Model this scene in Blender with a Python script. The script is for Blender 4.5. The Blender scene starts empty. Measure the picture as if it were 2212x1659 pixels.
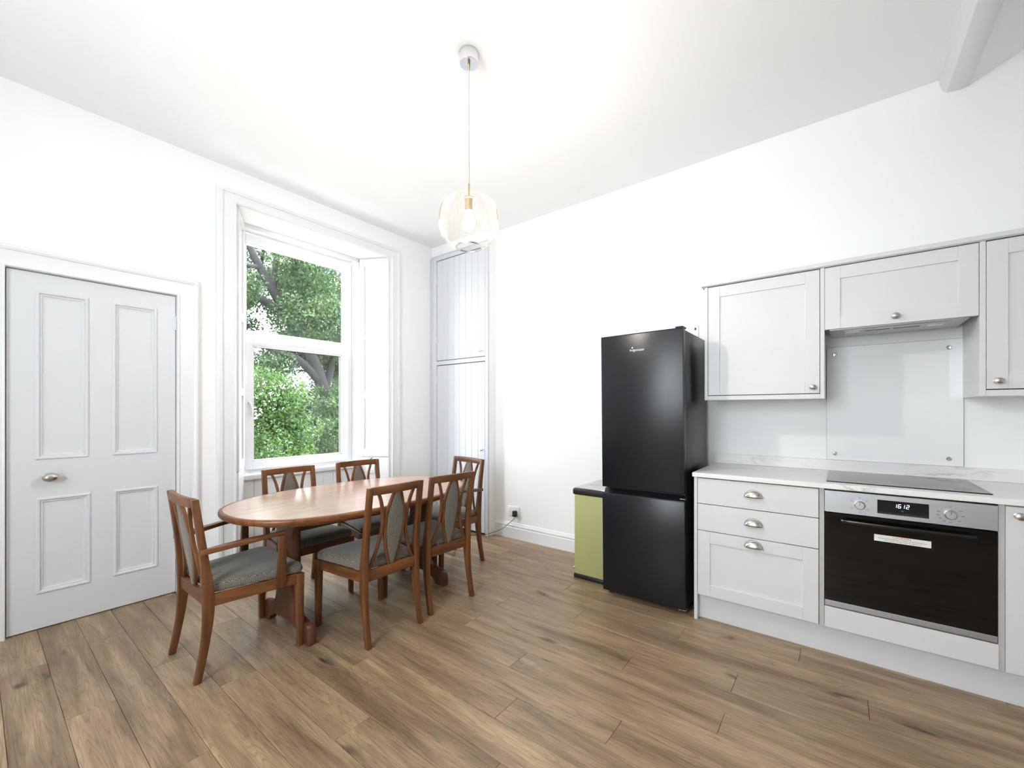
import bpy, bmesh, math, random
from mathutils import Vector, Matrix
import numpy as np

random.seed(7)
S = bpy.context.scene
COL = S.collection
PI = math.pi

# ------------------------------------------------------------------ camera
YAW = 37.84                      # degrees between the view direction and the window wall
FPX, HORIZON, IMW, IMH = 910.0, 888.0, 2212.0, 1659.0
cam = bpy.data.cameras.new('camera')
cam.sensor_fit = 'HORIZONTAL'
cam.sensor_width = 36.0
cam.lens = 36.0 * FPX / IMW
cam.shift_y = (HORIZON - IMH / 2) / IMW
cam.clip_start = 0.05
cam_o = bpy.data.objects.new('camera', cam)
COL.objects.link(cam_o)
cam_o.location = (0, 0, 1.28)
cam_o.rotation_euler = (PI / 2, 0, math.radians(YAW - 90))
S.camera = cam_o

# ------------------------------------------------------------------ view, sky, sun
S.view_settings.view_transform = 'Standard'
S.view_settings.look = 'None'
S.view_settings.exposure = 0.70
S.view_settings.gamma = 1.0
S.view_settings.use_curve_mapping = False
S.cycles.use_denoising = True
S.cycles.max_bounces = 7
S.cycles.diffuse_bounces = 5
S.cycles.glossy_bounces = 3
S.cycles.use_adaptive_sampling = True
S.cycles.adaptive_threshold = 0.10
S.cycles.adaptive_min_samples = 16
S.cycles.transparent_max_bounces = 10
S.cycles.caustics_reflective = False
S.cycles.caustics_refractive = False
S.cycles.sample_clamp_indirect = 0.0

SKY_STRENGTH = 11.0
BULB_STRENGTH = 480.0
world = bpy.data.worlds.new('sky')
S.world = world
world.use_nodes = True
bg = world.node_tree.nodes['Background']
bg.inputs['Color'].default_value = (0.89, 0.945, 1.0, 1)
bg.inputs['Strength'].default_value = SKY_STRENGTH

sun = bpy.data.lights.new('sun', 'SUN')
sun.energy = 14.0
sun.angle = math.radians(3)
sun.color = (1.0, 0.95, 0.86)
sun_o = bpy.data.objects.new('sun', sun)
COL.objects.link(sun_o)
sun_o.rotation_euler = (0, math.radians(38), 0)       # from the kitchen side of the house, parallel to the window wall

# guides for sampling the sky through the tall window and the added side opening (portals: they give off no light of their own)
for loc, rot, sx_, sy_ in (((1.958, 4.22, 1.80), (math.radians(-90), 0, 0), 1.06, 2.06), ((-1.66, 1.00, 1.80), (0, math.radians(-90), 0), 1.72, 1.52)):
    portal = bpy.data.lights.new('sky_portal', 'AREA')
    portal.shape = 'RECTANGLE'
    portal.size, portal.size_y = sx_, sy_
    portal.cycles.is_portal = True
    portal_o = bpy.data.objects.new('sky_portal', portal)
    COL.objects.link(portal_o)
    portal_o.location = loc
    portal_o.rotation_euler = rot

# ------------------------------------------------------------------ materials
def srgb(r, g, b):
    f = lambda c: ((c / 255) / 12.92) if c / 255 <= 0.04045 else (((c / 255) + 0.055) / 1.055) ** 2.4
    return (f(r), f(g), f(b), 1)

MATS = {}
def mat(name):
    m = bpy.data.materials.new(name)
    m.use_nodes = True
    MATS[name] = m
    nt = m.node_tree
    return m, nt, nt.nodes, nt.links, nt.nodes['Principled BSDF']

def simple(name, col, rough=0.5, metal=0.0, spec=0.5, coat=0.0, bump=0.0, bump_scale=60, var=0.0, emit=None):
    m, nt, N, L, p = mat(name)
    p.inputs['Base Color'].default_value = col
    p.inputs['Roughness'].default_value = rough
    p.inputs['Metallic'].default_value = metal
    p.inputs['Specular IOR Level'].default_value = spec
    p.inputs['Coat Weight'].default_value = coat
    tc = N.new('ShaderNodeTexCoord')
    nz = N.new('ShaderNodeTexNoise')
    nz.inputs['Scale'].default_value = bump_scale
    nz.inputs['Detail'].default_value = 3
    L.new(tc.outputs['Object'], nz.inputs['Vector'])
    if var > 0:
        mx = N.new('ShaderNodeMix'); mx.data_type = 'RGBA'
        mx.inputs['A'].default_value = col
        mx.inputs['B'].default_value = (col[0] * (1 - var), col[1] * (1 - var), col[2] * (1 - var), 1)
        n2 = N.new('ShaderNodeTexNoise'); n2.inputs['Scale'].default_value = 2.5
        L.new(tc.outputs['Object'], n2.inputs['Vector'])
        L.new(n2.outputs['Fac'], mx.inputs['Factor'])
        L.new(mx.outputs['Result'], p.inputs['Base Color'])
    if bump > 0:
        b = N.new('ShaderNodeBump')
        b.inputs['Strength'].default_value = bump
        b.inputs['Distance'].default_value = 0.002
        L.new(nz.outputs['Fac'], b.inputs['Height'])
        L.new(b.outputs['Normal'], p.inputs['Normal'])
    if emit:
        p.inputs['Emission Color'].default_value = emit[0]
        p.inputs['Emission Strength'].default_value = emit[1]
    return m

def math_node(N, op, a=None, b=None, c=None):
    n = N.new('ShaderNodeMath'); n.operation = op
    for i, v in enumerate((a, b, c)):
        if isinstance(v, (int, float)):
            n.inputs[i].default_value = v
    return n

def floor_material():
    m, nt, N, L, p = mat('oak_laminate')
    tc = N.new('ShaderNodeTexCoord')
    oi = N.new('ShaderNodeObjectInfo')
    off = N.new('ShaderNodeVectorMath'); off.operation = 'SCALE'
    comb = N.new('ShaderNodeCombineXYZ')
    for i, k in enumerate((37.0, 91.0, 53.0)):
        q = math_node(N, 'MULTIPLY', None, k); L.new(oi.outputs['Random'], q.inputs[0]); L.new(q.outputs[0], comb.inputs[i])
    add = N.new('ShaderNodeVectorMath'); add.operation = 'ADD'
    L.new(tc.outputs['Object'], add.inputs[0]); L.new(comb.outputs[0], add.inputs[1])
    def stretched(sx, sy, sz=1.0):
        mp = N.new('ShaderNodeMapping'); mp.inputs['Scale'].default_value = (sx, sy, sz)
        L.new(add.outputs[0], mp.inputs['Vector']); return mp
    # broad tone
    mp = stretched(9.0, 0.9); n1 = N.new('ShaderNodeTexNoise'); n1.inputs['Scale'].default_value = 1.6; n1.inputs['Detail'].default_value = 4
    n1.inputs['Distortion'].default_value = 0.6
    L.new(mp.outputs[0], n1.inputs['Vector'])
    r1 = N.new('ShaderNodeValToRGB')
    r1.color_ramp.elements[0].position = 0.29; r1.color_ramp.elements[0].color = srgb(124, 100, 75)
    r1.color_ramp.elements[1].position = 0.68; r1.color_ramp.elements[1].color = srgb(175, 147, 116)
    L.new(n1.outputs['Fac'], r1.inputs['Fac'])
    # cathedral grain: contour lines of a stretched noise
    mp2 = stretched(11.0, 0.62); n2 = N.new('ShaderNodeTexNoise'); n2.inputs['Scale'].default_value = 1.15; n2.inputs['Detail'].default_value = 2.0
    n2.inputs['Roughness'].default_value = 0.55
    L.new(mp2.outputs[0], n2.inputs['Vector'])
    k = math_node(N, 'MULTIPLY', None, 26.0); L.new(n2.outputs['Fac'], k.inputs[0])
    fr = math_node(N, 'FRACT'); L.new(k.outputs[0], fr.inputs[0])
    tri = math_node(N, 'PINGPONG', None, 0.5); L.new(fr.outputs[0], tri.inputs[0])
    ring = N.new('ShaderNodeMapRange'); ring.inputs['From Min'].default_value = 0.0; ring.inputs['From Max'].default_value = 0.22
    ring.inputs['To Min'].default_value = 0.74; ring.inputs['To Max'].default_value = 1.0
    L.new(tri.outputs[0], ring.inputs['Value'])
    # fine pores
    mp3 = stretched(170.0, 7.0); n3 = N.new('ShaderNodeTexNoise'); n3.inputs['Scale'].default_value = 1.0; n3.inputs['Detail'].default_value = 3
    L.new(mp3.outputs[0], n3.inputs['Vector'])
    pore = N.new('ShaderNodeMapRange'); pore.inputs['From Min'].default_value = 0.35; pore.inputs['From Max'].default_value = 0.65
    pore.inputs['To Min'].default_value = 0.80; pore.inputs['To Max'].default_value = 1.08
    L.new(n3.outputs['Fac'], pore.inputs['Value'])
    # knots
    mp4 = stretched(3.4, 1.2); v = N.new('ShaderNodeTexVoronoi'); v.inputs['Scale'].default_value = 1.75; v.inputs['Randomness'].default_value = 1.0
    nd = N.new('ShaderNodeTexNoise'); nd.inputs['Scale'].default_value = 6.0
    L.new(mp4.outputs[0], nd.inputs['Vector'])
    vs = N.new('ShaderNodeVectorMath'); vs.operation = 'SCALE'; vs.inputs['Scale'].default_value = 0.22
    L.new(nd.outputs['Color'], vs.inputs[0])
    va = N.new('ShaderNodeVectorMath'); va.operation = 'ADD'
    L.new(mp4.outputs[0], va.inputs[0]); L.new(vs.outputs[0], va.inputs[1]); L.new(va.outputs[0], v.inputs['Vector'])
    kn = N.new('ShaderNodeMapRange'); kn.inputs['From Min'].default_value = 0.02; kn.inputs['From Max'].default_value = 0.17
    kn.inputs['To Min'].default_value = 0.28; kn.inputs['To Max'].default_value = 1.0; kn.interpolation_type = 'SMOOTHSTEP'
    L.new(v.outputs['Distance'], kn.inputs['Value'])
    # plank to plank
    pl = N.new('ShaderNodeMapRange'); pl.inputs['To Min'].default_value = 0.90; pl.inputs['To Max'].default_value = 1.08
    L.new(oi.outputs['Random'], pl.inputs['Value'])
    a = math_node(N, 'MULTIPLY'); L.new(ring.outputs[0], a.inputs[0]); L.new(pore.outputs[0], a.inputs[1])
    b = math_node(N, 'MULTIPLY'); L.new(a.outputs[0], b.inputs[0]); L.new(kn.outputs[0], b.inputs[1])
    c = math_node(N, 'MULTIPLY'); L.new(b.outputs[0], c.inputs[0]); L.new(pl.outputs[0], c.inputs[1])
    mul = N.new('ShaderNodeVectorMath'); mul.operation = 'SCALE'
    L.new(r1.outputs['Color'], mul.inputs[0]); L.new(c.outputs[0], mul.inputs['Scale'])
    L.new(mul.outputs[0], p.inputs['Base Color'])
    rr = N.new('ShaderNodeMapRange'); rr.inputs['To Min'].default_value = 0.30; rr.inputs['To Max'].default_value = 0.42
    L.new(n3.outputs['Fac'], rr.inputs['Value']); L.new(rr.outputs[0], p.inputs['Roughness'])
    bp = N.new('ShaderNodeBump'); bp.inputs['Strength'].default_value = 0.25; bp.inputs['Distance'].default_value = 0.001
    L.new(a.outputs[0], bp.inputs['Height']); L.new(bp.outputs['Normal'], p.inputs['Normal'])
    return m

def wood(name, axis, dark, light, rough=0.38, coat=0.0):
    m, nt, N, L, p = mat(name)
    tc = N.new('ShaderNodeTexCoord')
    oi = N.new('ShaderNodeObjectInfo')
    comb = N.new('ShaderNodeCombineXYZ')
    for i, k in enumerate((17.0, 31.0, 23.0)):
        q = math_node(N, 'MULTIPLY', None, k); L.new(oi.outputs['Random'], q.inputs[0]); L.new(q.outputs[0], comb.inputs[i])
    add = N.new('ShaderNodeVectorMath'); add.operation = 'ADD'
    L.new(tc.outputs['Object'], add.inputs[0]); L.new(comb.outputs[0], add.inputs[1])
    sc = [26.0, 26.0, 26.0]; sc['xyz'.index(axis)] = 2.2
    mp = N.new('ShaderNodeMapping'); mp.inputs['Scale'].default_value = sc
    L.new(add.outputs[0], mp.inputs['Vector'])
    n1 = N.new('ShaderNodeTexNoise'); n1.inputs['Scale'].default_value = 1.0; n1.inputs['Detail'].default_value = 4; n1.inputs['Distortion'].default_value = 0.35
    L.new(mp.outputs[0], n1.inputs['Vector'])
    sc2 = [150.0, 150.0, 150.0]; sc2['xyz'.index(axis)] = 6.0
    mp2 = N.new('ShaderNodeMapping'); mp2.inputs['Scale'].default_value = sc2
    L.new(add.outputs[0], mp2.inputs['Vector'])
    n2 = N.new('ShaderNodeTexNoise'); n2.inputs['Scale'].default_value = 1.0; n2.inputs['Detail'].default_value = 2
    L.new(mp2.outputs[0], n2.inputs['Vector'])
    r = N.new('ShaderNodeValToRGB')
    r.color_ramp.elements[0].position = 0.24; r.color_ramp.elements[0].color = dark
    r.color_ramp.elements[1].position = 0.76; r.color_ramp.elements[1].color = light
    L.new(n1.outputs['Fac'], r.inputs['Fac'])
    mr = N.new('ShaderNodeMapRange'); mr.inputs['From Min'].default_value = 0.3; mr.inputs['From Max'].default_value = 0.7
    mr.inputs['To Min'].default_value = 0.82; mr.inputs['To Max'].default_value = 1.1
    L.new(n2.outputs['Fac'], mr.inputs['Value'])
    mul = N.new('ShaderNodeVectorMath'); mul.operation = 'SCALE'
    L.new(r.outputs['Color'], mul.inputs[0]); L.new(mr.outputs[0], mul.inputs['Scale'])
    L.new(mul.outputs[0], p.inputs['Base Color'])
    p.inputs['Roughness'].default_value = rough
    p.inputs['Coat Weight'].default_value = coat
    p.inputs['Coat Roughness'].default_value = 0.22
    return m

def fabric(name, va, vb, c1, c2):
    """small zigzag weave in the plane of the two given object axes"""
    m, nt, N, L, p = mat(name)
    tc = N.new('ShaderNodeTexCoord')
    sx = N.new('ShaderNodeSeparateXYZ'); L.new(tc.outputs['Object'], sx.inputs[0])
    third = ({'X', 'Y', 'Z'} - {va, vb}).pop()
    sn = N.new('ShaderNodeSeparateXYZ'); L.new(tc.outputs['Normal'], sn.inputs[0])
    an = math_node(N, 'ABSOLUTE'); L.new(sn.outputs[third], an.inputs[0])
    face = math_node(N, 'GREATER_THAN', None, 0.55); L.new(an.outputs[0], face.inputs[0])     # 1 on the main face, 0 on the borders
    edge = math_node(N, 'SUBTRACT', 1.0); L.new(face.outputs[0], edge.inputs[1])
    un = math_node(N, 'MULTIPLY_ADD'); L.new(sx.outputs[vb], un.inputs[0]); L.new(edge.outputs[0], un.inputs[1]); L.new(sx.outputs[va], un.inputs[2])
    mv = N.new('ShaderNodeMix'); mv.data_type = 'FLOAT'
    L.new(face.outputs[0], mv.inputs['Factor']); L.new(sx.outputs[third], mv.inputs['A']); L.new(sx.outputs[vb], mv.inputs['B'])
    u, v = un.outputs[0], mv.outputs['Result']
    pv = math_node(N, 'MULTIPLY', None, 76.0); L.new(v, pv.inputs[0])
    pp = math_node(N, 'PINGPONG', None, 0.5); L.new(pv.outputs[0], pp.inputs[0])
    uu = math_node(N, 'MULTIPLY', None, 134.0); L.new(u, uu.inputs[0])
    s = math_node(N, 'ADD'); L.new(uu.outputs[0], s.inputs[0]); L.new(pp.outputs[0], s.inputs[1])
    f = math_node(N, 'FRACT'); L.new(s.outputs[0], f.inputs[0])
    nz = N.new('ShaderNodeTexNoise'); nz.inputs['Scale'].default_value = 180; L.new(tc.outputs['Object'], nz.inputs['Vector'])
    ad = math_node(N, 'ADD'); L.new(f.outputs[0], ad.inputs[0])
    nn = math_node(N, 'MULTIPLY_ADD', None, 0.7, -0.35); L.new(nz.outputs['Fac'], nn.inputs[0]); L.new(nn.outputs[0], ad.inputs[1])
    st = N.new('ShaderNodeMapRange'); st.inputs['From Min'].default_value = 0.38; st.inputs['From Max'].default_value = 0.62
    L.new(ad.outputs[0], st.inputs['Value'])
    mx = N.new('ShaderNodeMix'); mx.data_type = 'RGBA'
    mx.inputs['A'].default_value = c1; mx.inputs['B'].default_value = c2
    L.new(st.outputs[0], mx.inputs['Factor']); L.new(mx.outputs['Result'], p.inputs['Base Color'])
    p.inputs['Roughness'].default_value = 0.9
    p.inputs['Sheen Weight'].default_value = 0.3
    b = N.new('ShaderNodeBump'); b.inputs['Strength'].default_value = 0.4; b.inputs['Distance'].default_value = 0.001
    L.new(st.outputs[0], b.inputs['Height']); L.new(b.outputs['Normal'], p.inputs['Normal'])
    return m

def marble(name):
    m, nt, N, L, p = mat(name)
    tc = N.new('ShaderNodeTexCoord')
    mp = N.new('ShaderNodeMapping'); mp.inputs['Scale'].default_value = (2.6, 0.75, 2.6); mp.inputs['Rotation'].default_value = (0, 0, 0.12)
    L.new(tc.outputs['Object'], mp.inputs['Vector'])
    n = N.new('ShaderNodeTexNoise'); n.inputs['Scale'].default_value = 1.6; n.inputs['Detail'].default_value = 7; n.inputs['Roughness'].default_value = 0.62
    n.inputs['Distortion'].default_value = 0.5
    L.new(mp.outputs[0], n.inputs['Vector'])
    d = math_node(N, 'SUBTRACT', None, 0.5); L.new(n.outputs['Fac'], d.inputs[0])
    ab = math_node(N, 'ABSOLUTE'); L.new(d.outputs[0], ab.inputs[0])
    mr = N.new('ShaderNodeMapRange'); mr.inputs['From Min'].default_value = 0.0; mr.inputs['From Max'].default_value = 0.02
    mr.inputs['To Min'].default_value = 1.0; mr.inputs['To Max'].default_value = 0.0
    L.new(ab.outputs[0], mr.inputs['Value'])
    n2 = N.new('ShaderNodeTexNoise'); n2.inputs['Scale'].default_value = 2.2; n2.inputs['Detail'].default_value = 2
    L.new(tc.outputs['Object'], n2.inputs['Vector'])
    g = N.new('ShaderNodeMapRange'); g.inputs['From Min'].default_value = 0.5; g.inputs['From Max'].default_value = 0.7
    L.new(n2.outputs['Fac'], g.inputs['Value'])
    mu = math_node(N, 'MULTIPLY'); L.new(mr.outputs[0], mu.inputs[0]); L.new(g.outputs[0], mu.inputs[1])
    mu2 = math_node(N, 'MULTIPLY', None, 0.75); L.new(mu.outputs[0], mu2.inputs[0])
    mx = N.new('ShaderNodeMix'); mx.data_type = 'RGBA'
    mx.inputs['A'].default_value = srgb(232, 231, 229); mx.inputs['B'].default_value = srgb(150, 148, 148)
    L.new(mu2.outputs[0], mx.inputs['Factor']); L.new(mx.outputs['Result'], p.inputs['Base Color'])
    p.inputs['Roughness'].default_value = 0.32
    return m

def brushed(name, col, rough=0.32):
    m, nt, N, L, p = mat(name)
    tc = N.new('ShaderNodeTexCoord')
    mp = N.new('ShaderNodeMapping'); mp.inputs['Scale'].default_value = (400, 4, 400)
    L.new(tc.outputs['Object'], mp.inputs['Vector'])
    n = N.new('ShaderNodeTexNoise'); n.inputs['Scale'].default_value = 1.0
    L.new(mp.outputs[0], n.inputs['Vector'])
    r = N.new('ShaderNodeMapRange'); r.inputs['To Min'].default_value = rough - 0.06; r.inputs['To Max'].default_value = rough + 0.08
    L.new(n.outputs['Fac'], r.inputs['Value']); L.new(r.outputs[0], p.inputs['Roughness'])
    p.inputs['Base Color'].default_value = col
    p.inputs['Metallic'].default_value = 1.0
    return m

def glass_pane(name):
    m, nt, N, L, p = mat(name)
    N.remove(p)
    out = N['Material Output']
    t = N.new('ShaderNodeBsdfTransparent'); t.inputs['Color'].default_value = (0.97, 0.985, 0.98, 1)
    g = N.new('ShaderNodeBsdfGlossy'); g.inputs['Roughness'].default_value = 0.02
    lw = N.new('ShaderNodeLayerWeight'); lw.inputs['Blend'].default_value = 0.5      # Schlick reflectance, same for both faces
    p5 = math_node(N, 'POWER', None, 5.0); L.new(lw.outputs['Facing'], p5.inputs[0])
    fr = math_node(N, 'MULTIPLY_ADD', None, 0.9, 0.035); L.new(p5.outputs[0], fr.inputs[0])
    mx = N.new('ShaderNodeMixShader')
    L.new(fr.outputs[0], mx.inputs[0]); L.new(t.outputs[0], mx.inputs[1]); L.new(g.outputs[0], mx.inputs[2])
    L.new(mx.outputs[0], out.inputs['Surface'])
    return m

def shade_glass(name):
    """clear ribbed glass: mostly see-through, tinted where it is seen edge-on, a trace of scatter and gloss"""
    m, nt, N, L, p = mat(name)
    N.remove(p)
    out = N['Material Output']
    lw = N.new('ShaderNodeLayerWeight'); lw.inputs['Blend'].default_value = 0.5
    pw = math_node(N, 'POWER', None, 1.6); L.new(lw.outputs['Facing'], pw.inputs[0])
    mxc = N.new('ShaderNodeMix'); mxc.data_type = 'RGBA'
    mxc.inputs['A'].default_value = (0.975, 0.97, 0.96, 1); mxc.inputs['B'].default_value = (0.84, 0.82, 0.78, 1)
    L.new(pw.outputs[0], mxc.inputs['Factor'])
    t = N.new('ShaderNodeBsdfTransparent'); L.new(mxc.outputs['Result'], t.inputs['Color'])
    d = N.new('ShaderNodeBsdfTranslucent'); d.inputs['Color'].default_value = (1.0, 0.97, 0.92, 1)
    g = N.new('ShaderNodeBsdfGlossy'); g.inputs['Roughness'].default_value = 0.10
    mr = N.new('ShaderNodeMapRange'); mr.inputs['To Min'].default_value = 0.0040; mr.inputs['To Max'].default_value = 0.013
    L.new(pw.outputs[0], mr.inputs['Value'])
    m1 = N.new('ShaderNodeMixShader')
    L.new(mr.outputs[0], m1.inputs[0]); L.new(t.outputs[0], m1.inputs[1]); L.new(d.outputs[0], m1.inputs[2])
    gr = N.new('ShaderNodeMapRange'); gr.inputs['To Min'].default_value = 0.012; gr.inputs['To Max'].default_value = 0.10
    L.new(pw.outputs[0], gr.inputs['Value'])
    m2 = N.new('ShaderNodeMixShader')
    L.new(gr.outputs[0], m2.inputs[0]); L.new(m1.outputs[0], m2.inputs[1]); L.new(g.outputs[0], m2.inputs[2])
    L.new(m2.outputs[0], out.inputs['Surface'])
    return m

def leaf_material(name, c1, c2):
    m, nt, N, L, p = mat(name)
    N.remove(p)
    out = N['Material Output']
    tc = N.new('ShaderNodeTexCoord')
    n = N.new('ShaderNodeTexNoise'); n.inputs['Scale'].default_value = 2.5; n.inputs['Detail'].default_value = 6
    L.new(tc.outputs['Object'], n.inputs['Vector'])
    r = N.new('ShaderNodeMapRange'); r.inputs['From Min'].default_value = 0.35; r.inputs['From Max'].default_value = 0.65
    L.new(n.outputs['Fac'], r.inputs['Value'])
    mx = N.new('ShaderNodeMix'); mx.data_type = 'RGBA'; mx.inputs['A'].default_value = c1; mx.inputs['B'].default_value = c2
    L.new(r.outputs[0], mx.inputs['Factor'])
    d = N.new('ShaderNodeBsdfDiffuse'); t = N.new('ShaderNodeBsdfTranslucent'); g = N.new('ShaderNodeBsdfGlossy'); g.inputs['Roughness'].default_value = 0.35
    L.new(mx.outputs['Result'], d.inputs['Color']); L.new(mx.outputs['Result'], t.inputs['Color'])
    a = N.new('ShaderNodeMixShader'); a.inputs[0].default_value = 0.4
    L.new(d.outputs[0], a.inputs[1]); L.new(t.outputs[0], a.inputs[2])
    b = N.new('ShaderNodeMixShader'); b.inputs[0].default_value = 0.025
    L.new(a.outputs[0], b.inputs[1]); L.new(g.outputs[0], b.inputs[2])
    L.new(b.outputs[0], out.inputs['Surface'])
    return m

M_wall = simple('wall_paint', srgb(243, 244, 245), 0.85, bump=0.05, bump_scale=220)
M_ceil = simple('ceiling_paint', srgb(245, 246, 248), 0.9, bump=0.04, bump_scale=200)
M_trim = simple('white_gloss_paint', srgb(232, 233, 235), 0.35, bump=0.03, bump_scale=30)
M_door = simple('pale_grey_eggshell', srgb(215, 218, 221), 0.4, bump=0.06, bump_scale=90)
M_upvc = simple('white_upvc', srgb(245, 246, 248), 0.25)
M_cup = simple('cupboard_grey_paint', srgb(214, 217, 223), 0.4, bump=0.03, bump_scale=60)
M_cab = simple('light_grey_cabinet', srgb(214, 215, 217), 0.42, bump=0.04, bump_scale=300)
M_carc = simple('carcass_grey', srgb(190, 188, 186), 0.5)
M_gap = simple('dark_gap', srgb(40, 38, 36), 0.8)
M_slab = simple('subfloor', srgb(70, 56, 44), 0.9)
M_oak = floor_material()
TD, TL_ = srgb(70, 41, 23), srgb(134, 84, 45)
M_tx, M_ty, M_tz = (wood('teak_' + a, a, TD, TL_) for a in 'xyz')
M_ttop = wood('teak_table_top', 'x', srgb(170, 122, 100), srgb(202, 156, 132), 0.34, 1.0)  # window reflection on the top is put into this paler colour
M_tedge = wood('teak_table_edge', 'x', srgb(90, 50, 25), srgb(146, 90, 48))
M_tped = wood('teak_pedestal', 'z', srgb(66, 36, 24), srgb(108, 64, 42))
FD, FL_ = srgb(60, 56, 51), srgb(138, 130, 118)
M_fseat = fabric('weave_seat', 'X', 'Y', FD, FL_)
M_fback = fabric('weave_back', 'X', 'Z', FD, FL_)
M_marble = marble('marble_laminate')
M_steel = brushed('brushed_steel', srgb(186, 188, 191), 0.42)
M_nickel = simple('satin_nickel', srgb(200, 196, 188), 0.25, metal=1.0)
M_chrome = simple('chrome', srgb(225, 225, 225), 0.08, metal=1.0)
M_brass = simple('pale_brass', srgb(205, 180, 140), 0.3, metal=1.0)
M_black = simple('fridge_black', srgb(22, 23, 29), 0.30, spec=0.4, bump=0.03, bump_scale=400)
M_bplastic = simple('black_plastic', srgb(30, 30, 32), 0.45)
M_gloss = simple('gloss_black', srgb(14, 13, 14), 0.22)
M_ovglass = simple('oven_glass', srgb(12, 9, 9), 0.04, spec=0.45)
M_ovdark = simple('oven_inner', srgb(26, 19, 17), 0.5)
M_hob = simple('hob_glass', srgb(16, 16, 17), 0.06, spec=0.6)
M_disp = simple('display_glass', srgb(10, 11, 16), 0.05)
M_digit = simple('display_digit', srgb(200, 220, 255), 0.5, emit=((0.72, 0.84, 1.0, 1), 1.1))
M_olive = simple('olive_enamel', srgb(172, 172, 118), 0.42, bump=0.05, bump_scale=500)
M_lidsteel = simple('bin_lid_steel', srgb(205, 208, 205), 0.3, metal=0.9)
M_white = simple('white_plastic', srgb(240, 240, 240), 0.35)
M_socket = simple('socket_hole', srgb(60, 60, 62), 0.6)
M_ink = simple('black_ink', srgb(40, 40, 42), 0.7)
M_red = simple('red_ink', srgb(205, 70, 55), 0.7)
M_sticker = simple('paper_sticker', srgb(236, 236, 232), 0.6)
M_logo = simple('silver_print', srgb(215, 215, 215), 0.4)
M_glass = glass_pane('window_glass')
M_splash = simple('splashback_glass', srgb(242, 244, 246), 0.03, spec=0.5, coat=0.6)
M_shade = shade_glass('ribbed_glass')
M_gedge = simple('glass_edge', srgb(150, 162, 164), 0.2)
M_bulb = simple('lit_bulb', (1, 1, 1, 1), 0.5, emit=((1.0, 0.935, 0.86, 1), BULB_STRENGTH))
M_flex = simple('clear_flex', srgb(205, 203, 200), 0.4)
M_hood = brushed('hood_metal', srgb(190, 190, 190), 0.42)
M_bark = simple('bark', srgb(36, 35, 36), 0.9, var=0.5)
M_leaf = leaf_material('leaf_mid', (0.016, 0.042, 0.014, 1), (0.056, 0.098, 0.030, 1))
M_leafd = leaf_material('leaf_dark', (0.012, 0.030, 0.016, 1), (0.038, 0.068, 0.032, 1))
M_leafl = leaf_material('leaf_light', (0.020, 0.052, 0.011, 1), (0.060, 0.112, 0.027, 1))
M_lawn = simple('lawn', (0.025, 0.05, 0.012, 1), 0.95, var=0.5, bump=0.6, bump_scale=80)
M_gravel = simple('pale_path', srgb(214, 204, 196), 0.9, var=0.15, bump=0.5, bump_scale=60)

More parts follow.
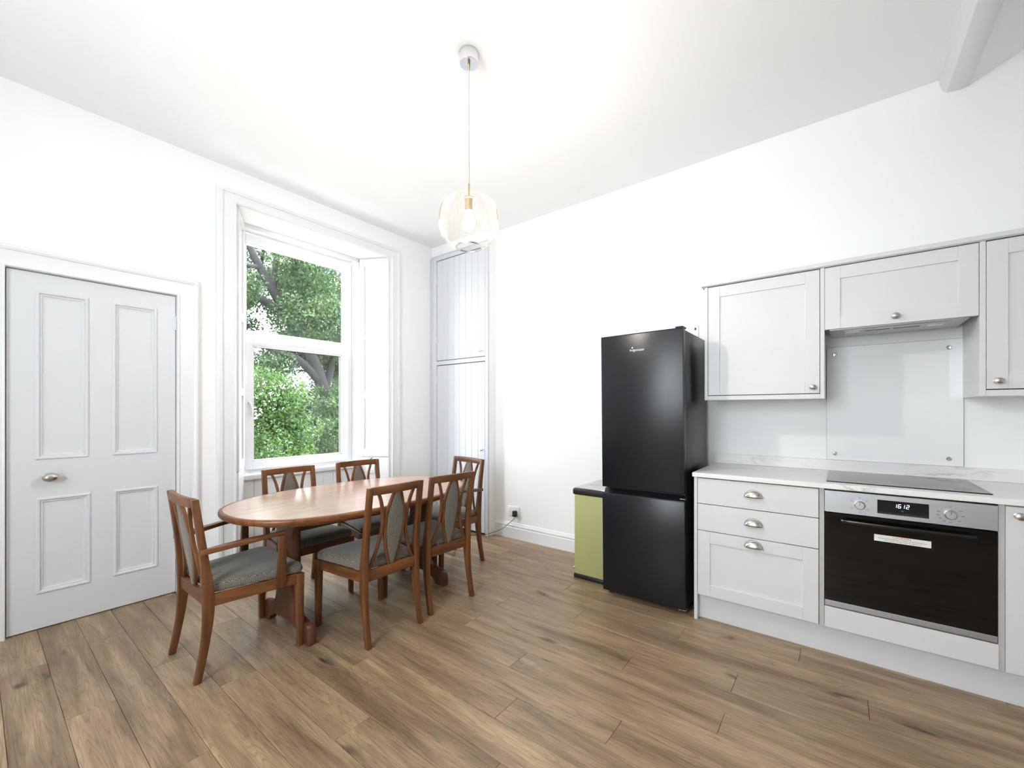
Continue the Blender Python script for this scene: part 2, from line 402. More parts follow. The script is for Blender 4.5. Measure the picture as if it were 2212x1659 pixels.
# ------------------------------------------------------------------ builders
class B:
    """collects geometry, built as one mesh object"""
    def __init__(self):
        self.bm = bmesh.new()
    def box(self, lo, hi, bev=0.0, seg=2):
        t = bmesh.new()
        bmesh.ops.create_cube(t, size=1.0)
        for v in t.verts:
            for i in range(3):
                v.co[i] = lo[i] if v.co[i] < 0 else hi[i]
        if bev > 0:
            bmesh.ops.bevel(t, geom=list(t.edges), offset=bev, segments=seg, profile=0.5, affect='EDGES')
        self._add(t); return self
    def _add(self, t, mtx=None):
        me = bpy.data.meshes.new('tmp')
        bmesh.ops.recalc_face_normals(t, faces=list(t.faces))
        t.to_mesh(me); t.free()
        if mtx is not None:
            me.transform(mtx)
        self.bm.from_mesh(me)
        bpy.data.meshes.remove(me)
    def prism(self, pts, axis, a, b, bev=0.0, seg=2, ang=0.6):
        """polygon of 2-D points extruded along an axis from a to b; pts run in the two other axes in xyz order"""
        t = bmesh.new()
        def mk(p, w):
            if axis == 'x': return (w, p[0], p[1])
            if axis == 'y': return (p[0], w, p[1])
            return (p[0], p[1], w)
        v0 = [t.verts.new(mk(p, a)) for p in pts]
        v1 = [t.verts.new(mk(p, b)) for p in pts]
        n = len(pts)
        t.faces.new(v0[::-1]); t.faces.new(v1)
        for i in range(n):
            t.faces.new((v0[i], v0[(i + 1) % n], v1[(i + 1) % n], v1[i]))
        bmesh.ops.recalc_face_normals(t, faces=list(t.faces))
        if bev > 0:
            es = [e for e in t.edges if len(e.link_faces) == 2 and e.calc_face_angle(0) > ang]
            bmesh.ops.bevel(t, geom=es, offset=bev, segments=seg, profile=0.5, affect='EDGES', clamp_overlap=True)
        self._add(t); return self
    def sweep(self, pts, sizes, ax, ay, bev=0.0):
        """rectangle (half sizes along the fixed vectors ax, ay) carried along points"""
        t = bmesh.new(); rings = []
        ax, ay = Vector(ax), Vector(ay)
        for i, p in enumerate(pts):
            s = sizes[i] if isinstance(sizes, list) else sizes
            p = Vector(p)
            rings.append([t.verts.new(p + ax * (s[0] * a) + ay * (s[1] * b)) for a, b in ((-1, -1), (1, -1), (1, 1), (-1, 1))])
        for r0, r1 in zip(rings, rings[1:]):
            for i in range(4):
                t.faces.new((r0[i], r0[(i + 1) % 4], r1[(i + 1) % 4], r1[i]))
        t.faces.new(rings[0][::-1]); t.faces.new(rings[-1])
        bmesh.ops.recalc_face_normals(t, faces=list(t.faces))
        if bev > 0:
            es = [e for e in t.edges if len(e.link_faces) == 2 and e.calc_face_angle(0) > 0.8]
            bmesh.ops.bevel(t, geom=es, offset=bev, segments=2, profile=0.5, affect='EDGES', clamp_overlap=True)
        self._add(t); return self
    def tube(self, pts, r, n=8):
        t = bmesh.new(); rings = []
        P = [Vector(p) for p in pts]
        R = r if isinstance(r, (list, tuple)) else [r] * len(P)
        for i, p in enumerate(P):
            d = (P[min(i + 1, len(P) - 1)] - P[max(i - 1, 0)]).normalized()
            a = d.cross(Vector((0, 0, 1)) if abs(d.z) < 0.9 else Vector((1, 0, 0))).normalized()
            b = d.cross(a)
            rings.append([t.verts.new(p + (a * math.cos(2 * PI * k / n) + b * math.sin(2 * PI * k / n)) * R[i]) for k in range(n)])
        for r0, r1 in zip(rings, rings[1:]):
            for k in range(n):
                t.faces.new((r0[k], r0[(k + 1) % n], r1[(k + 1) % n], r1[k]))
        t.faces.new(rings[0][::-1]); t.faces.new(rings[-1])
        self._add(t); return self
    def lathe(self, prof, n=32, mtx=None, sx=1.0, sy=1.0):
        """profile of (radius, height) turned about z"""
        t = bmesh.new(); rings = []
        for r, z in prof:
            if r < 1e-6:
                rings.append([t.verts.new((0, 0, z))])
            else:
                rings.append([t.verts.new((r * sx * math.cos(2 * PI * k / n), r * sy * math.sin(2 * PI * k / n), z)) for k in range(n)])
        for r0, r1 in zip(rings, rings[1:]):
            for k in range(n):
                k2 = (k + 1) % n
                if len(r0) == 1 and len(r1) == 1: continue
                if len(r0) == 1: t.faces.new((r0[0], r1[k2], r1[k]))
                elif len(r1) == 1: t.faces.new((r0[k], r0[k2], r1[0]))
                else: t.faces.new((r0[k], r0[k2], r1[k2], r1[k]))
        if len(rings[0]) > 1: t.faces.new(rings[0][::-1])
        if len(rings[-1]) > 1: t.faces.new(rings[-1])
        self._add(t, mtx); return self
    def loft(self, rings, cap=True):
        t = bmesh.new()
        R = [[t.verts.new(p) for p in r] for r in rings]
        n = len(R[0])
        for r0, r1 in zip(R, R[1:]):
            for k in range(n):
                t.faces.new((r0[k], r0[(k + 1) % n], r1[(k + 1) % n], r1[k]))
        if cap:
            t.faces.new(R[0][::-1]); t.faces.new(R[-1])
        self._add(t); return self
    def mitre(self, rings, closed=True):
        """faces between successive rings of points: a moulding with mitred corners"""
        t = bmesh.new()
        R = [[t.verts.new(p) for p in r] for r in rings]
        n = len(R[0])
        for r0, r1 in zip(R, R[1:]):
            for k in range(n if closed else n - 1):
                t.faces.new((r0[k], r0[(k + 1) % n], r1[(k + 1) % n], r1[k]))
        bmesh.ops.recalc_face_normals(t, faces=list(t.faces))
        self._add(t); return self
    def build(self, name, material, parent=None, origin=None, smooth=None):
        me = bpy.data.meshes.new(name)
        self.bm.to_mesh(me); self.bm.free()
        o = bpy.data.objects.new(name, me)
        COL.objects.link(o)
        if parent is not None:
            o.parent = parent
            org = root_origin(parent)
        else:
            org = Vector(origin) if origin is not None else Vector((0, 0, 0))
            if origin is None:
                c = [v.co for v in me.vertices]
                lo = [min(p[i] for p in c) for i in range(3)]; hi = [max(p[i] for p in c) for i in range(3)]
                org = Vector(((lo[0] + hi[0]) / 2, (lo[1] + hi[1]) / 2, lo[2]))
            o.location = org
        me.transform(Matrix.Translation(-org))
        me.materials.append(material)
        if smooth:
            for p in me.polygons: p.use_smooth = True
            try:
                me.set_sharp_from_angle(angle=math.radians(smooth))
            except Exception:
                pass
        return o

ORIGIN = {}
def root_origin(o):
    while o.parent is not None:
        o = o.parent
    return Vector(ORIGIN.get(o.name, o.location))

def thing(name, label, cat, loc=(0, 0, 0), group=None, kind=None):
    o = bpy.data.objects.new(name, None)
    o.empty_display_size = 0.1
    COL.objects.link(o)
    o.location = loc
    o['label'] = label; o['category'] = cat
    if group: o['group'] = group
    if kind: o['kind'] = kind
    return o

def tag(o, label, cat, group=None, kind=None):
    o['label'] = label; o['category'] = cat
    if group: o['group'] = group
    if kind: o['kind'] = kind
    return o

def text(name, body, size, material, parent, loc, rot, align='CENTER', extrude=0.0002, sx=1.0):
    cu = bpy.data.curves.new(name, 'FONT')
    cu.body = body; cu.size = size; cu.align_x = align; cu.align_y = 'CENTER'; cu.extrude = extrude
    tmp = bpy.data.objects.new('tmp', cu); COL.objects.link(tmp)
    bpy.context.view_layer.update()
    me = bpy.data.meshes.new_from_object(tmp.evaluated_get(bpy.context.evaluated_depsgraph_get()))
    bpy.data.objects.remove(tmp)
    me.name = name
    me.transform(Matrix.Diagonal((sx, 1, 1, 1)))
    me.transform(Matrix.Translation(Vector(loc) - root_origin(parent)) @ rot)
    me.materials.clear(); me.materials.append(material)
    o = bpy.data.objects.new(name, me); COL.objects.link(o); o.parent = parent
    return o

# text and round things on the kitchen fronts face -x: local x -> -y, local y -> z, local z -> -x
FACE_X = Matrix(((0, 0, -1, 0), (-1, 0, 0, 0), (0, 1, 0, 0), (0, 0, 0, 1)))
def at(x, y, z, rot=FACE_X):
    return Matrix.Translation((x, y, z)) @ rot
FACE_Y = Matrix(((1, 0, 0, 0), (0, 0, -1, 0), (0, 1, 0, 0), (0, 0, 0, 1)))     # turned things that face -y

# ------------------------------------------------------------------ room sizes
CEIL = 3.15
WY = 3.70            # face of the window wall
WX = 3.365           # face of the kitchen wall
LX, BY = -1.5, -2.4  # unseen walls
OX0, OX1, OZ = 1.266, 2.698, 2.883      # window recess at the wall face
IX0, IX1, IY = 1.415, 2.528, 4.00       # inside end of the splayed recess
DX0, DX1, DZ = 0.122, 0.896, 2.093      # door

# ------------------------------------------------------------------ floor
fl = B(); fl.box((LX, BY, -0.06), (WX + 0.05, 4.05, -0.012))
floor = fl.build('floor', M_slab, origin=(0, 0, 0))
tag(floor, 'brown oak laminate floor of long planks', 'floor', kind='structure')
JOINTS = {-1: 3.18, 0: 2.53, 1: 1.876, 2: 2.70, 3: 2.274, 4: 1.55, 5: 2.365, 6: 1.93, 7: 1.134, 8: 0.71, 9: 1.304,
          10: 0.383, 11: 0.85, 12: 0.39, 13: -0.10, 14: 0.717, 15: 0.163, 16: -0.578, 17: 1.0, 18: 2.115}
PL, PW, PX0, GAP = 1.392, 0.1572, 0.242, 0.0006
plank_mesh = {}
def plank(x, y0, y1):
    key = round(y1 - y0, 4)
    if key not in plank_mesh:
        t = bmesh.new(); bmesh.ops.create_cube(t, size=1.0)
        for v in t.verts:
            v.co.x *= PW - 2 * GAP; v.co.y *= (y1 - y0) - 2 * GAP; v.co.z = -0.012 if v.co.z < 0 else 0.0
        es = [e for e in t.edges if all(v.co.z > -0.001 for v in e.verts)]
        bmesh.ops.bevel(t, geom=es, offset=0.0011, segments=1, affect='EDGES')
        me = bpy.data.meshes.new('plank'); t.to_mesh(me); t.free(); me.materials.append(M_oak)
        plank_mesh[key] = me
    o = bpy.data.objects.new('plank', plank_mesh[key]); COL.objects.link(o)
    o.parent = floor; o.location = (x, (y0 + y1) / 2, 0)
rnd = random.Random(3)
for k in range(-11, 20):
    x = PX0 + (k + 0.5) * PW
    j = JOINTS.get(k, rnd.uniform(0, PL))
    y = j
    while y > BY: y -= PL
    while y < 4.0:
        a, b = max(y, BY), min(y + PL, 4.0)
        if b - a > 0.02: plank(x, a, b)
        y += PL

# ------------------------------------------------------------------ walls
w = B()
T = 4.25
w.box((LX - 0.2, WY, 0), (DX0, T, CEIL + 0.1))
w.box((DX0, WY, DZ), (DX1, T, CEIL + 0.1))
w.box((DX1, WY, 0), (OX0, T, CEIL + 0.1))
w.box((OX0, WY, OZ), (OX1, T, CEIL + 0.1))
w.box((OX1, WY, 0), (WX + 0.4, T, CEIL + 0.1))
w.box((DX0, WY + 0.10, 0), (DX1, T, DZ))
# splayed sides of the recess, outer jambs, head and the masonry under the sill
w.prism([(OX0, WY), (IX0, IY + 0.005), (1.405, IY + 0.005), (1.405, T), (OX0, T)], 'z', 0, OZ)
w.prism([(OX1, WY), (IX1, IY + 0.005), (2.51, IY + 0.005), (2.51, T), (OX1, T)], 'z', 0, OZ)
w.box((1.405, IY + 0.02, 2.865), (2.51, T, OZ + 0.01))
w.box((1.405, IY + 0.02, 0), (2.51, T, 0.69))
tag(w.build('wall_far', M_wall, origin=(0, WY, 0)), 'white painted wall with the tall sash window and panelled door', 'wall', kind='structure')

w = B(); w.box((WX, BY - 0.2, 0), (WX + 0.3, WY, 4.3))
tag(w.build('wall_right', M_wall), 'white painted wall behind the kitchen units and fridge', 'wall', kind='structure')
w = B(); w.box((3.264, 2.83, 0), (WX, WY, CEIL))
tag(w.build('wall_alcove', M_wall), 'white boxed out corner wall around the tall cupboard', 'wall', kind='structure')
w = B()
SW0, SW1, SZA, SZB = 0.25, 1.75, 0.95, 2.65
w.box((LX - 0.2, BY - 0.2, 0), (LX, SW0, 4.3)); w.box((LX - 0.2, SW1, 0), (LX, 4.25, 4.3))
w.box((LX - 0.2, SW0, 0), (LX, SW1, SZA)); w.box((LX - 0.2, SW0, SZB), (LX, SW1, 4.3))
tag(w.build('wall_left', M_wall), 'unseen white painted side wall with an added window for fill daylight', 'wall', kind='structure')
fill_win = thing('fill_window', 'added white window for fill daylight in the unseen wall opposite the kitchen units', 'window', (LX - 0.1, (SW0 + SW1) / 2, SZA), kind='structure')  # added window out of view, gives soft daylight fill to the kitchen fronts
f = B()
for a in (SW0, SW1 - 0.06): f.box((LX - 0.13, a, SZA), (LX - 0.07, a + 0.06, SZB), 0.004)
f.box((LX - 0.13, SW0, SZA), (LX - 0.07, SW1, SZA + 0.06), 0.004); f.box((LX - 0.13, SW0, SZB - 0.06), (LX - 0.07, SW1, SZB), 0.004)
f.build('frame', M_upvc, fill_win)
f = B(); f.box((LX - 0.103, SW0 + 0.05, SZA + 0.05), (LX - 0.097, SW1 - 0.05, SZB - 0.05)); f.build('pane', M_glass, fill_win)
w = B()
w.box((LX, BY - 0.2, 0), (WX, BY, 4.3))
tag(w.build('wall_back', M_wall), 'white painted wall opposite the tall window', 'wall', kind='structure')
w = B()
w.prism([(BY - 0.2, CEIL), (WY, CEIL), (WY, CEIL + 0.12), (-0.45, CEIL + 0.12), (-0.45, CEIL)][1:], 'x', LX, WX + 0.02)
tag(w.build('ceiling', M_ceil, origin=(0, 0, CEIL)), 'plain white ceiling above the dining table', 'ceiling', kind='structure')
w = B()
w.prism([(-0.56, 3.066), (BY - 0.2, 4.05), (BY - 0.2, 4.2), (-0.56, 3.3)], 'x', LX, WX + 0.02)
tag(w.build('ceiling_slope', M_ceil), 'sloping white ceiling beyond the boxed beam', 'ceiling', kind='structure')
w = B()
w.prism([(-0.445, 3.27), (-0.445, 3.125), (-0.452, 3.11), (-0.457, 3.085), (-0.475, 3.066), (-0.53, 3.058), (-0.565, 3.064), (-0.60, 3.27)], 'x', LX, WX, 0.003)
tag(w.build('trim_1', M_trim, smooth=40), 'narrow white boxed beam crossing the ceiling to the kitchen wall', 'beam', kind='structure')
w = B(); w.box((LX - 0.2, BY - 0.2, 4.15), (WX + 0.3, T, 4.3))
tag(w.build('roof', M_slab), 'flat roof deck over the whole room', 'roof', kind='structure')

# baseboards: moulded profile
def skirting(name, a, b, label, axis, face, sgn):
    prof = [(0, 0), (0.018, 0), (0.018, 0.105), (0.014, 0.112), (0.014, 0.116), (0.019, 0.124), (0.017, 0.134), (0.010, 0.140), (0.009, 0.148), (0.004, 0.156), (0, 0.158)]
    s = B(); s.prism([(face + sgn * p[0], p[1]) for p in prof], axis, a, b)
    tag(s.build(name, M_trim, smooth=25), label, 'baseboard', kind='structure')
# prism along y takes (x, z); along x takes (y, z)
skirting('baseboard_right', 0.72, 2.83, 'moulded white baseboard along the wall behind the bin and fridge', 'y', WX, -1)
skirting('baseboard_far', 2.80, 3.264, 'moulded white baseboard between the window and the tall cupboard', 'x', WY, -1)
skirting('baseboard_centre', 1.02, 1.132, 'short white baseboard between the door casing and the window casing', 'x', WY, -1)

# architraves
def architrave(name, x0, x1, zt, wd, label, wl=None):
    """casing around an opening x0..x1 up to zt: flat board, inner bead, outer raised moulding"""
    a = B()
    wl = wd if wl is None else wl
    prof = [(0.0005, -0.001), (0.0005, -0.024), (0.005, -0.029), (0.012, -0.027), (0.014, -0.020), (wd - 0.032, -0.022), (wd - 0.030, -0.030),
            (wd - 0.018, -0.036), (wd - 0.005, -0.033), (wd, -0.024), (wd, 0.01)]
    rings = []
    for o, d_ in prof:
        ol = o * wl / wd
        rings.append([(x0 - ol, WY + d_, 0), (x0 - ol, WY + d_, zt + o), (x1 + o, WY + d_, zt + o), (x1 + o, WY + d_, 0)])
    a.mitre(rings, closed=False)
    tag(a.build(name, M_trim, smooth=35), label, 'casing', kind='structure')
architrave('trim_2', DX0, DX1, DZ, 0.125, 'white moulded casing around the panelled door')
architrave('trim_3', OX0, OX1, OZ, 0.100, 'wide white moulded casing around the window recess', wl=0.132)

# ------------------------------------------------------------------ panelled door
door = thing('door_1', 'pale grey four panel door with oval metal knob', 'door', ((DX0 + DX1) / 2, WY, 0), kind='structure')
PAN = [(0.243, 0.449, 1.002, 1.979), (0.572, 0.784, 1.002, 1.977), (0.245, 0.457, 0.215, 0.763), (0.577, 0.788, 0.220, 0.762)]
dy = WY + 0.004
s = B()
X0, X1 = DX0 + 0.004, DX1 - 0.004
s.box((X0, dy + 0.018, 0.006), (X1, dy + 0.045, DZ - 0.005))
s.build('backing', M_door, door)
for nm_, lo_, hi_, y_ in (('stile', (X0, 0.006), (0.243, DZ - 0.005), 0), ('stile', (0.788, 0.006), (X1, DZ - 0.005), 0),
                          ('rail', (0.243, 1.979), (0.788, DZ - 0.005), 0), ('rail', (0.243, 0.763), (0.788, 1.002), 0), ('rail', (0.243, 0.006), (0.788, 0.217), 0),
                          ('mullion', (0.449, 1.002), (0.574, 1.979), 0.0006), ('mullion', (0.457, 0.217), (0.577, 0.763), 0.0006)):
    s = B(); s.box((lo_[0], dy + y_, lo_[1]), (hi_[0], dy + 0.02, hi_[1])); s.build(nm_, M_door, door)
for (a, b, c, d) in PAN:
    s = B(); s.box((a + 0.01, dy + 0.012, c + 0.01), (b - 0.01, dy + 0.02, d - 0.01)); pn = s.build('panel', M_door, door)
    mo = B()
    rings = []
    for ins, d_ in ((-0.007, 0.004), (-0.007, -0.004), (-0.002, -0.0075), (0.006, -0.006), (0.010, -0.001), (0.011, 0.004), (0.017, 0.003), (0.021, 0.006), (0.0225, 0.010), (0.029, 0.0105), (0.030, 0.014)):
        rings.append([(a + ins, dy + d_, c + ins), (b - ins, dy + d_, c + ins), (b - ins, dy + d_, d - ins), (a + ins, dy + d_, d - ins)])
    mo.mitre(rings)
    mo.build('moulding', M_door, pn, smooth=35)
k = B(); KM = Matrix.Translation((0.292, dy, 0.890)) @ FACE_Y
k.lathe([(0.028, -0.001), (0.028, 0.004), (0.022, 0.008), (0.012, 0.010), (0.011, 0.026), (0.020, 0.032), (0.029, 0.042), (0.031, 0.052), (0.027, 0.062), (0.016, 0.069), (0, 0.071)], 32, KM, 1.15, 0.85)
k.build('knob', M_nickel, door, smooth=40)
for z in (1.85, 0.25):
    h = B(); h.tube([(DX1 - 0.004, dy - 0.005, z), (DX1 - 0.004, dy - 0.005, z + 0.1)], 0.006, 10)
    h.box((DX1 - 0.02, dy - 0.003, z), (DX1 - 0.004, dy + 0.001, z + 0.1)); h.build('hinge', M_door, door, smooth=40)
s = B(); s.box((DX0 - 0.03, WY + 0.055, 0), (DX1 + 0.03, WY + 0.1, DZ + 0.02)); s.build('rebate_shadow', M_gap, door)

# ------------------------------------------------------------------ window
win = thing('window_1', 'tall white window with fixed upper pane and opening lower sash', 'window', (1.96, 4.1, 0.75), kind='structure')
fy = 4.12
GX0, GX1 = 1.487, 2.429
f = B()
f.box((1.41, fy, 0.75), (GX0, fy + 0.07, 2.845), 0.003); f.box((GX1, fy, 0.75), (2.506, fy + 0.07, 2.845), 0.003)
f.box((GX0, fy, 2.772), (GX1, fy + 0.07, 2.845), 0.003); f.box((GX0, fy, 1.925), (GX1, fy + 0.07, 1.982), 0.003)
f.box((GX0, fy, 0.7365), (GX1, fy + 0.07, 0.78), 0.003)
fr = f.build('frame', M_upvc, win, smooth=35)
g = B(); gi = 0.014
for (a, b) in (((GX0, 1.982), (GX0 + gi, 2.772)), ((GX1 - gi, 1.982), (GX1, 2.772)), ((GX0, 2.772 - gi), (GX1, 2.772)), ((GX0, 1.982), (GX1, 1.982 + gi))):
    g.box((a[0], fy + 0.012, a[1]), (b[0], fy + 0.05, b[1]), 0.004)
g.build('glazing_bead', M_upvc, fr, smooth=35)
g = B(); g.box((GX0, fy + 0.035, 1.982), (GX1, fy + 0.041, 2.772)); g.build('pane', M_glass, win)
sy = 4.095
s = B()
SX0, SX1, SZ0, SZ1 = 1.470, 2.456, 0.765, 1.938
HX0, HX1, HZ0, HZ1 = 1.536, 2.386, 0.834, 1.864
s.box((SX0, sy, SZ0), (HX0, sy + 0.06, SZ1), 0.004); s.box((HX1, sy, SZ0), (SX1, sy + 0.06, SZ1), 0.004)
s.box((HX0, sy, SZ0), (HX1, sy + 0.06, HZ0), 0.004); s.box((HX0, sy, HZ1), (HX1, sy + 0.06, SZ1), 0.004)
sash = s.build('sash', M_upvc, win, smooth=35)
g = B()
for (a, b) in (((HX0, HZ0), (HX0 + gi, HZ1)), ((HX1 - gi, HZ0), (HX1, HZ1)), ((HX0, HZ1 - gi), (HX1, HZ1)), ((HX0, HZ0), (HX1, HZ0 + gi))):
    g.box((a[0], sy + 0.01, a[1]), (b[0], sy + 0.045, b[1]), 0.004)
g.build('glazing_bead', M_upvc, sash, smooth=35)
g = B()
for a in (HX0 + gi, HX1 - gi): g.box((a - 0.003, sy + 0.018, HZ0 + gi), (a + 0.003, sy + 0.03, HZ1 - gi))
g.box((HX0, sy + 0.018, HZ1 - gi - 0.004), (HX1, sy + 0.03, HZ1 - gi)); g.build('gasket', M_bplastic, sash)
g = B(); g.box((HX0, sy + 0.026, HZ0), (HX1, sy + 0.032, HZ1)); g.build('pane', M_glass, sash)
v = B(); v.box((1.74, sy - 0.012, 1.892), (2.17, sy + 0.002, 1.922), 0.004); v.box((1.76, sy - 0.016, 1.898), (2.15, sy - 0.008, 1.907), 0.003)
v.build('trickle_vent', M_upvc, sash, smooth=35)
h = B(); h.box((1.487, sy - 0.010, 1.31), (1.511, sy + 0.001, 1.385), 0.004); h.build('handle_base', M_upvc, sash, smooth=35)
h = B(); h.tube([(1.499, sy - 0.008, 1.350), (1.499, sy - 0.034, 1.350), (1.503, sy - 0.044, 1.338), (1.507, sy - 0.046, 1.30), (1.509, sy - 0.046, 1.225)], [0.008, 0.009, 0.009, 0.007, 0.005], 10)
h.build('handle', M_nickel, sash, smooth=50)
b = B()
b.box((1.402, IY - 0.002, 0.735), (1.442, IY + 0.03, 2.872), 0.004); b.box((2.511, IY - 0.002, 0.735), (2.545, IY + 0.03, 2.872), 0.004)
b.box((1.402, IY - 0.002, 2.845), (2.545, IY + 0.03, 2.884), 0.004)
b.build('staff_bead', M_trim, win, smooth=35)
b = B(); b.box((1.385, 3.955, 0.693), (2.56, 4.125, 0.737), 0.01); b.build('sill', M_trim, win, smooth=35)

# panelling below the sill: each board on its own
apron = thing('wall_panelling', 'vertical tongue and groove boards below the window sill', 'panelling', (1.96, IY, 0), kind='structure')
n = 11; ax0, ax1 = IX0 - 0.01, IX1 + 0.01
for i in range(n):
    a = ax0 + (ax1 - ax0) * i / n; c = ax0 + (ax1 - ax0) * (i + 1) / n
    s = B(); s.box((a + 0.0008, IY - 0.008, 0.0), (c - 0.0008, IY + 0.022, 0.694), 0.004, 1); s.build('board', M_trim, apron)

def splay(side):
    """frame (origin, along, inward normal, length) of the splayed recess side"""
    if side == 0: p0, p1 = Vector((OX0, WY, 0)), Vector((IX0, IY, 0))
    else: p0, p1 = Vector((OX1, WY, 0)), Vector((IX1, IY, 0))
    d = (p1 - p0); ln = d.length; d.normalize()
    nrm = Vector((d.y, -d.x, 0)) if side == 0 else Vector((-d.y, d.x, 0))
    return p0, d, nrm, ln
for side in (0, 1):
    p0, d, nrm, ln = splay(side)
    mt = Matrix(((d.x, nrm.x, 0, p0.x), (d.y, nrm.y, 0, p0.y), (0, 0, 1, 0), (0, 0, 0, 1)))   # local: u along, v out of the wall, z
    def put(bb, name, parent, m=M_trim):
        bb.bm.transform(mt); bmesh.ops.recalc_face_normals(bb.bm, faces=list(bb.bm.faces)); return bb.build(name, m, parent, smooth=35)
    sh = thing('window_shutter', ('folded white shutter with three panels beside the sash handle' if side == 0 else 'folded white shutter with three panels on the tall cupboard side of the window'), 'shutter', p0 + d * ln / 2 + Vector((0, 0, 0.8)))
    z0, z1 = 0.805, 2.868
    u0, u1 = 0.010, ln - 0.008
    st = 0.052
    zs = [z0, 0.882, 1.408, 1.466, 2.020, 2.075, 2.795, z1]
    for (a, c) in ((u0, u0 + st), (u1 - st, u1)):
        t = B(); t.box((a, 0.001, z0), (c, 0.022, z1), 0.002); put(t, 'stile', sh)
    for (a, c) in ((zs[0], zs[1]), (zs[2], zs[3]), (zs[4], zs[5]), (zs[6], zs[7])):
        t = B(); t.box((u0 + st, 0.001, a), (u1 - st, 0.0215, c), 0.002); put(t, 'rail', sh)
    for (a, c) in ((zs[1], zs[2]), (zs[3], zs[4]), (zs[5], zs[6])):
        t = B(); t.box((u0 + st, 0.001, a), (u1 - st, 0.008, c)); put(t, 'panel', sh)
    pl = thing('wall_panelling', ('narrow white boards under the shutter beside the sash handle' if side == 0 else 'narrow white boards under the shutter on the tall cupboard side'), 'panelling', p0 + d * ln / 2, kind='structure')
    nb = 3
    for i in range(nb):
        a = u0 + (u1 - u0) * i / nb; c = u0 + (u1 - u0) * (i + 1) / nb
        t = B(); t.box((a + 0.001, 0.001, 0), (c - 0.001, 0.020, 0.798), 0.004, 1); put(t, 'board', pl)
    if side == 1:
        so = thing('wall_socket', 'small white socket below the shutter beside the window sill', 'socket', p0 + d * 0.2 + Vector((0, 0, 0.66)))
        t = B(); t.box((0.165, 0.020, 0.63), (0.25, 0.030, 0.715), 0.004); put(t, 'plate', so, M_white)
        for (uu, zz) in ((0.190, 0.655), (0.222, 0.655), (0.206, 0.680)):
            t = B(); t.box((uu, 0.0296, zz), (uu + 0.007, 0.0306, zz + 0.005)); put(t, 'pin_hole', so, M_socket)
        t = B(); t.tube([(0.215, 0.035, 0.725), (0.22, 0.06, 0.745), (0.20, 0.075, 0.775), (0.17, 0.06, 0.80)], 0.004, 8)
        t.bm.transform(mt)
        tag(t.build('cable', M_bplastic, smooth=50), 'short black cable above the socket beside the window sill', 'cable')

# ------------------------------------------------------------------ tall cupboard
cup = thing('tall_cupboard', 'tall pale grey built-in cupboard with two boarded doors', 'cupboard', (3.25, 3.25, 0))
cx = 3.264
f = B()
f.box((cx - 0.018, 2.830, 0), (cx + 0.001, 2.872, 3.03), 0.003); f.box((cx - 0.018, 3.607, 0), (cx + 0.001, 3.682, 3.03), 0.003)
f.box((cx - 0.018, 2.872, 2.977), (cx + 0.001, 3.607, 3.03), 0.003); f.box((cx - 0.018, 2.872, 1.797), (cx + 0.001, 3.607, 1.842), 0.003)
f.box((cx - 0.026, 2.826, 0), (cx - 0.015, 2.838, 3.034), 0.003); f.box((cx - 0.026, 3.672, 0), (cx - 0.015, 3.686, 3.034), 0.003); f.box((cx - 0.026, 2.838, 3.022), (cx - 0.015, 3.672, 3.034), 0.003)
f.build('frame', M_cup, cup, smooth=35)
bk = B(); bk.box((cx - 0.002, 2.872, 0.0), (cx + 0.0008, 3.607, 2.977)); bk.build('backing', M_gap, cup)
for (z0, z1, kz, kn) in ((1.848, 2.970, 1.905, 2.925), (0.022, 1.790, 0.882, 2.908)):
    y0, y1 = 2.877, 3.600
    ed = [y0, y0 + 0.095] + [y0 + 0.095 + (y1 - y0 - 0.095) * i / 7 for i in range(1, 8)]
    dr = B(); dr.box((cx - 0.006, y0, z0), (cx - 0.003, y1, z1)); dr = dr.build('door', M_cup, cup)
    for a, c in zip(ed, ed[1:]):
        t = B(); t.box((cx - 0.016, a + 0.0006, z0), (cx - 0.005, c - 0.0006, z1), 0.0035, 1); t.build('board', M_cup, dr)
    t = B(); t.lathe([(0.006, 0), (0.006, 0.014), (0.013, 0.020), (0.013, 0.027), (0.008, 0.031), (0, 0.032)], 20, at(cx - 0.016, kn, kz)); t.build('knob', M_chrome, dr, smooth=40)
    for hz in ((2.72, 2.04) if z0 > 1 else (1.60, 0.97, 0.35)):
        t = B(); t.box((cx - 0.0205, 3.586, hz), (cx - 0.013, 3.622, hz + 0.07), 0.001); t.tube([(cx - 0.02, 3.604, hz), (cx - 0.02, 3.604, hz + 0.07)], 0.005, 8); t.build('hinge', M_cup, dr)

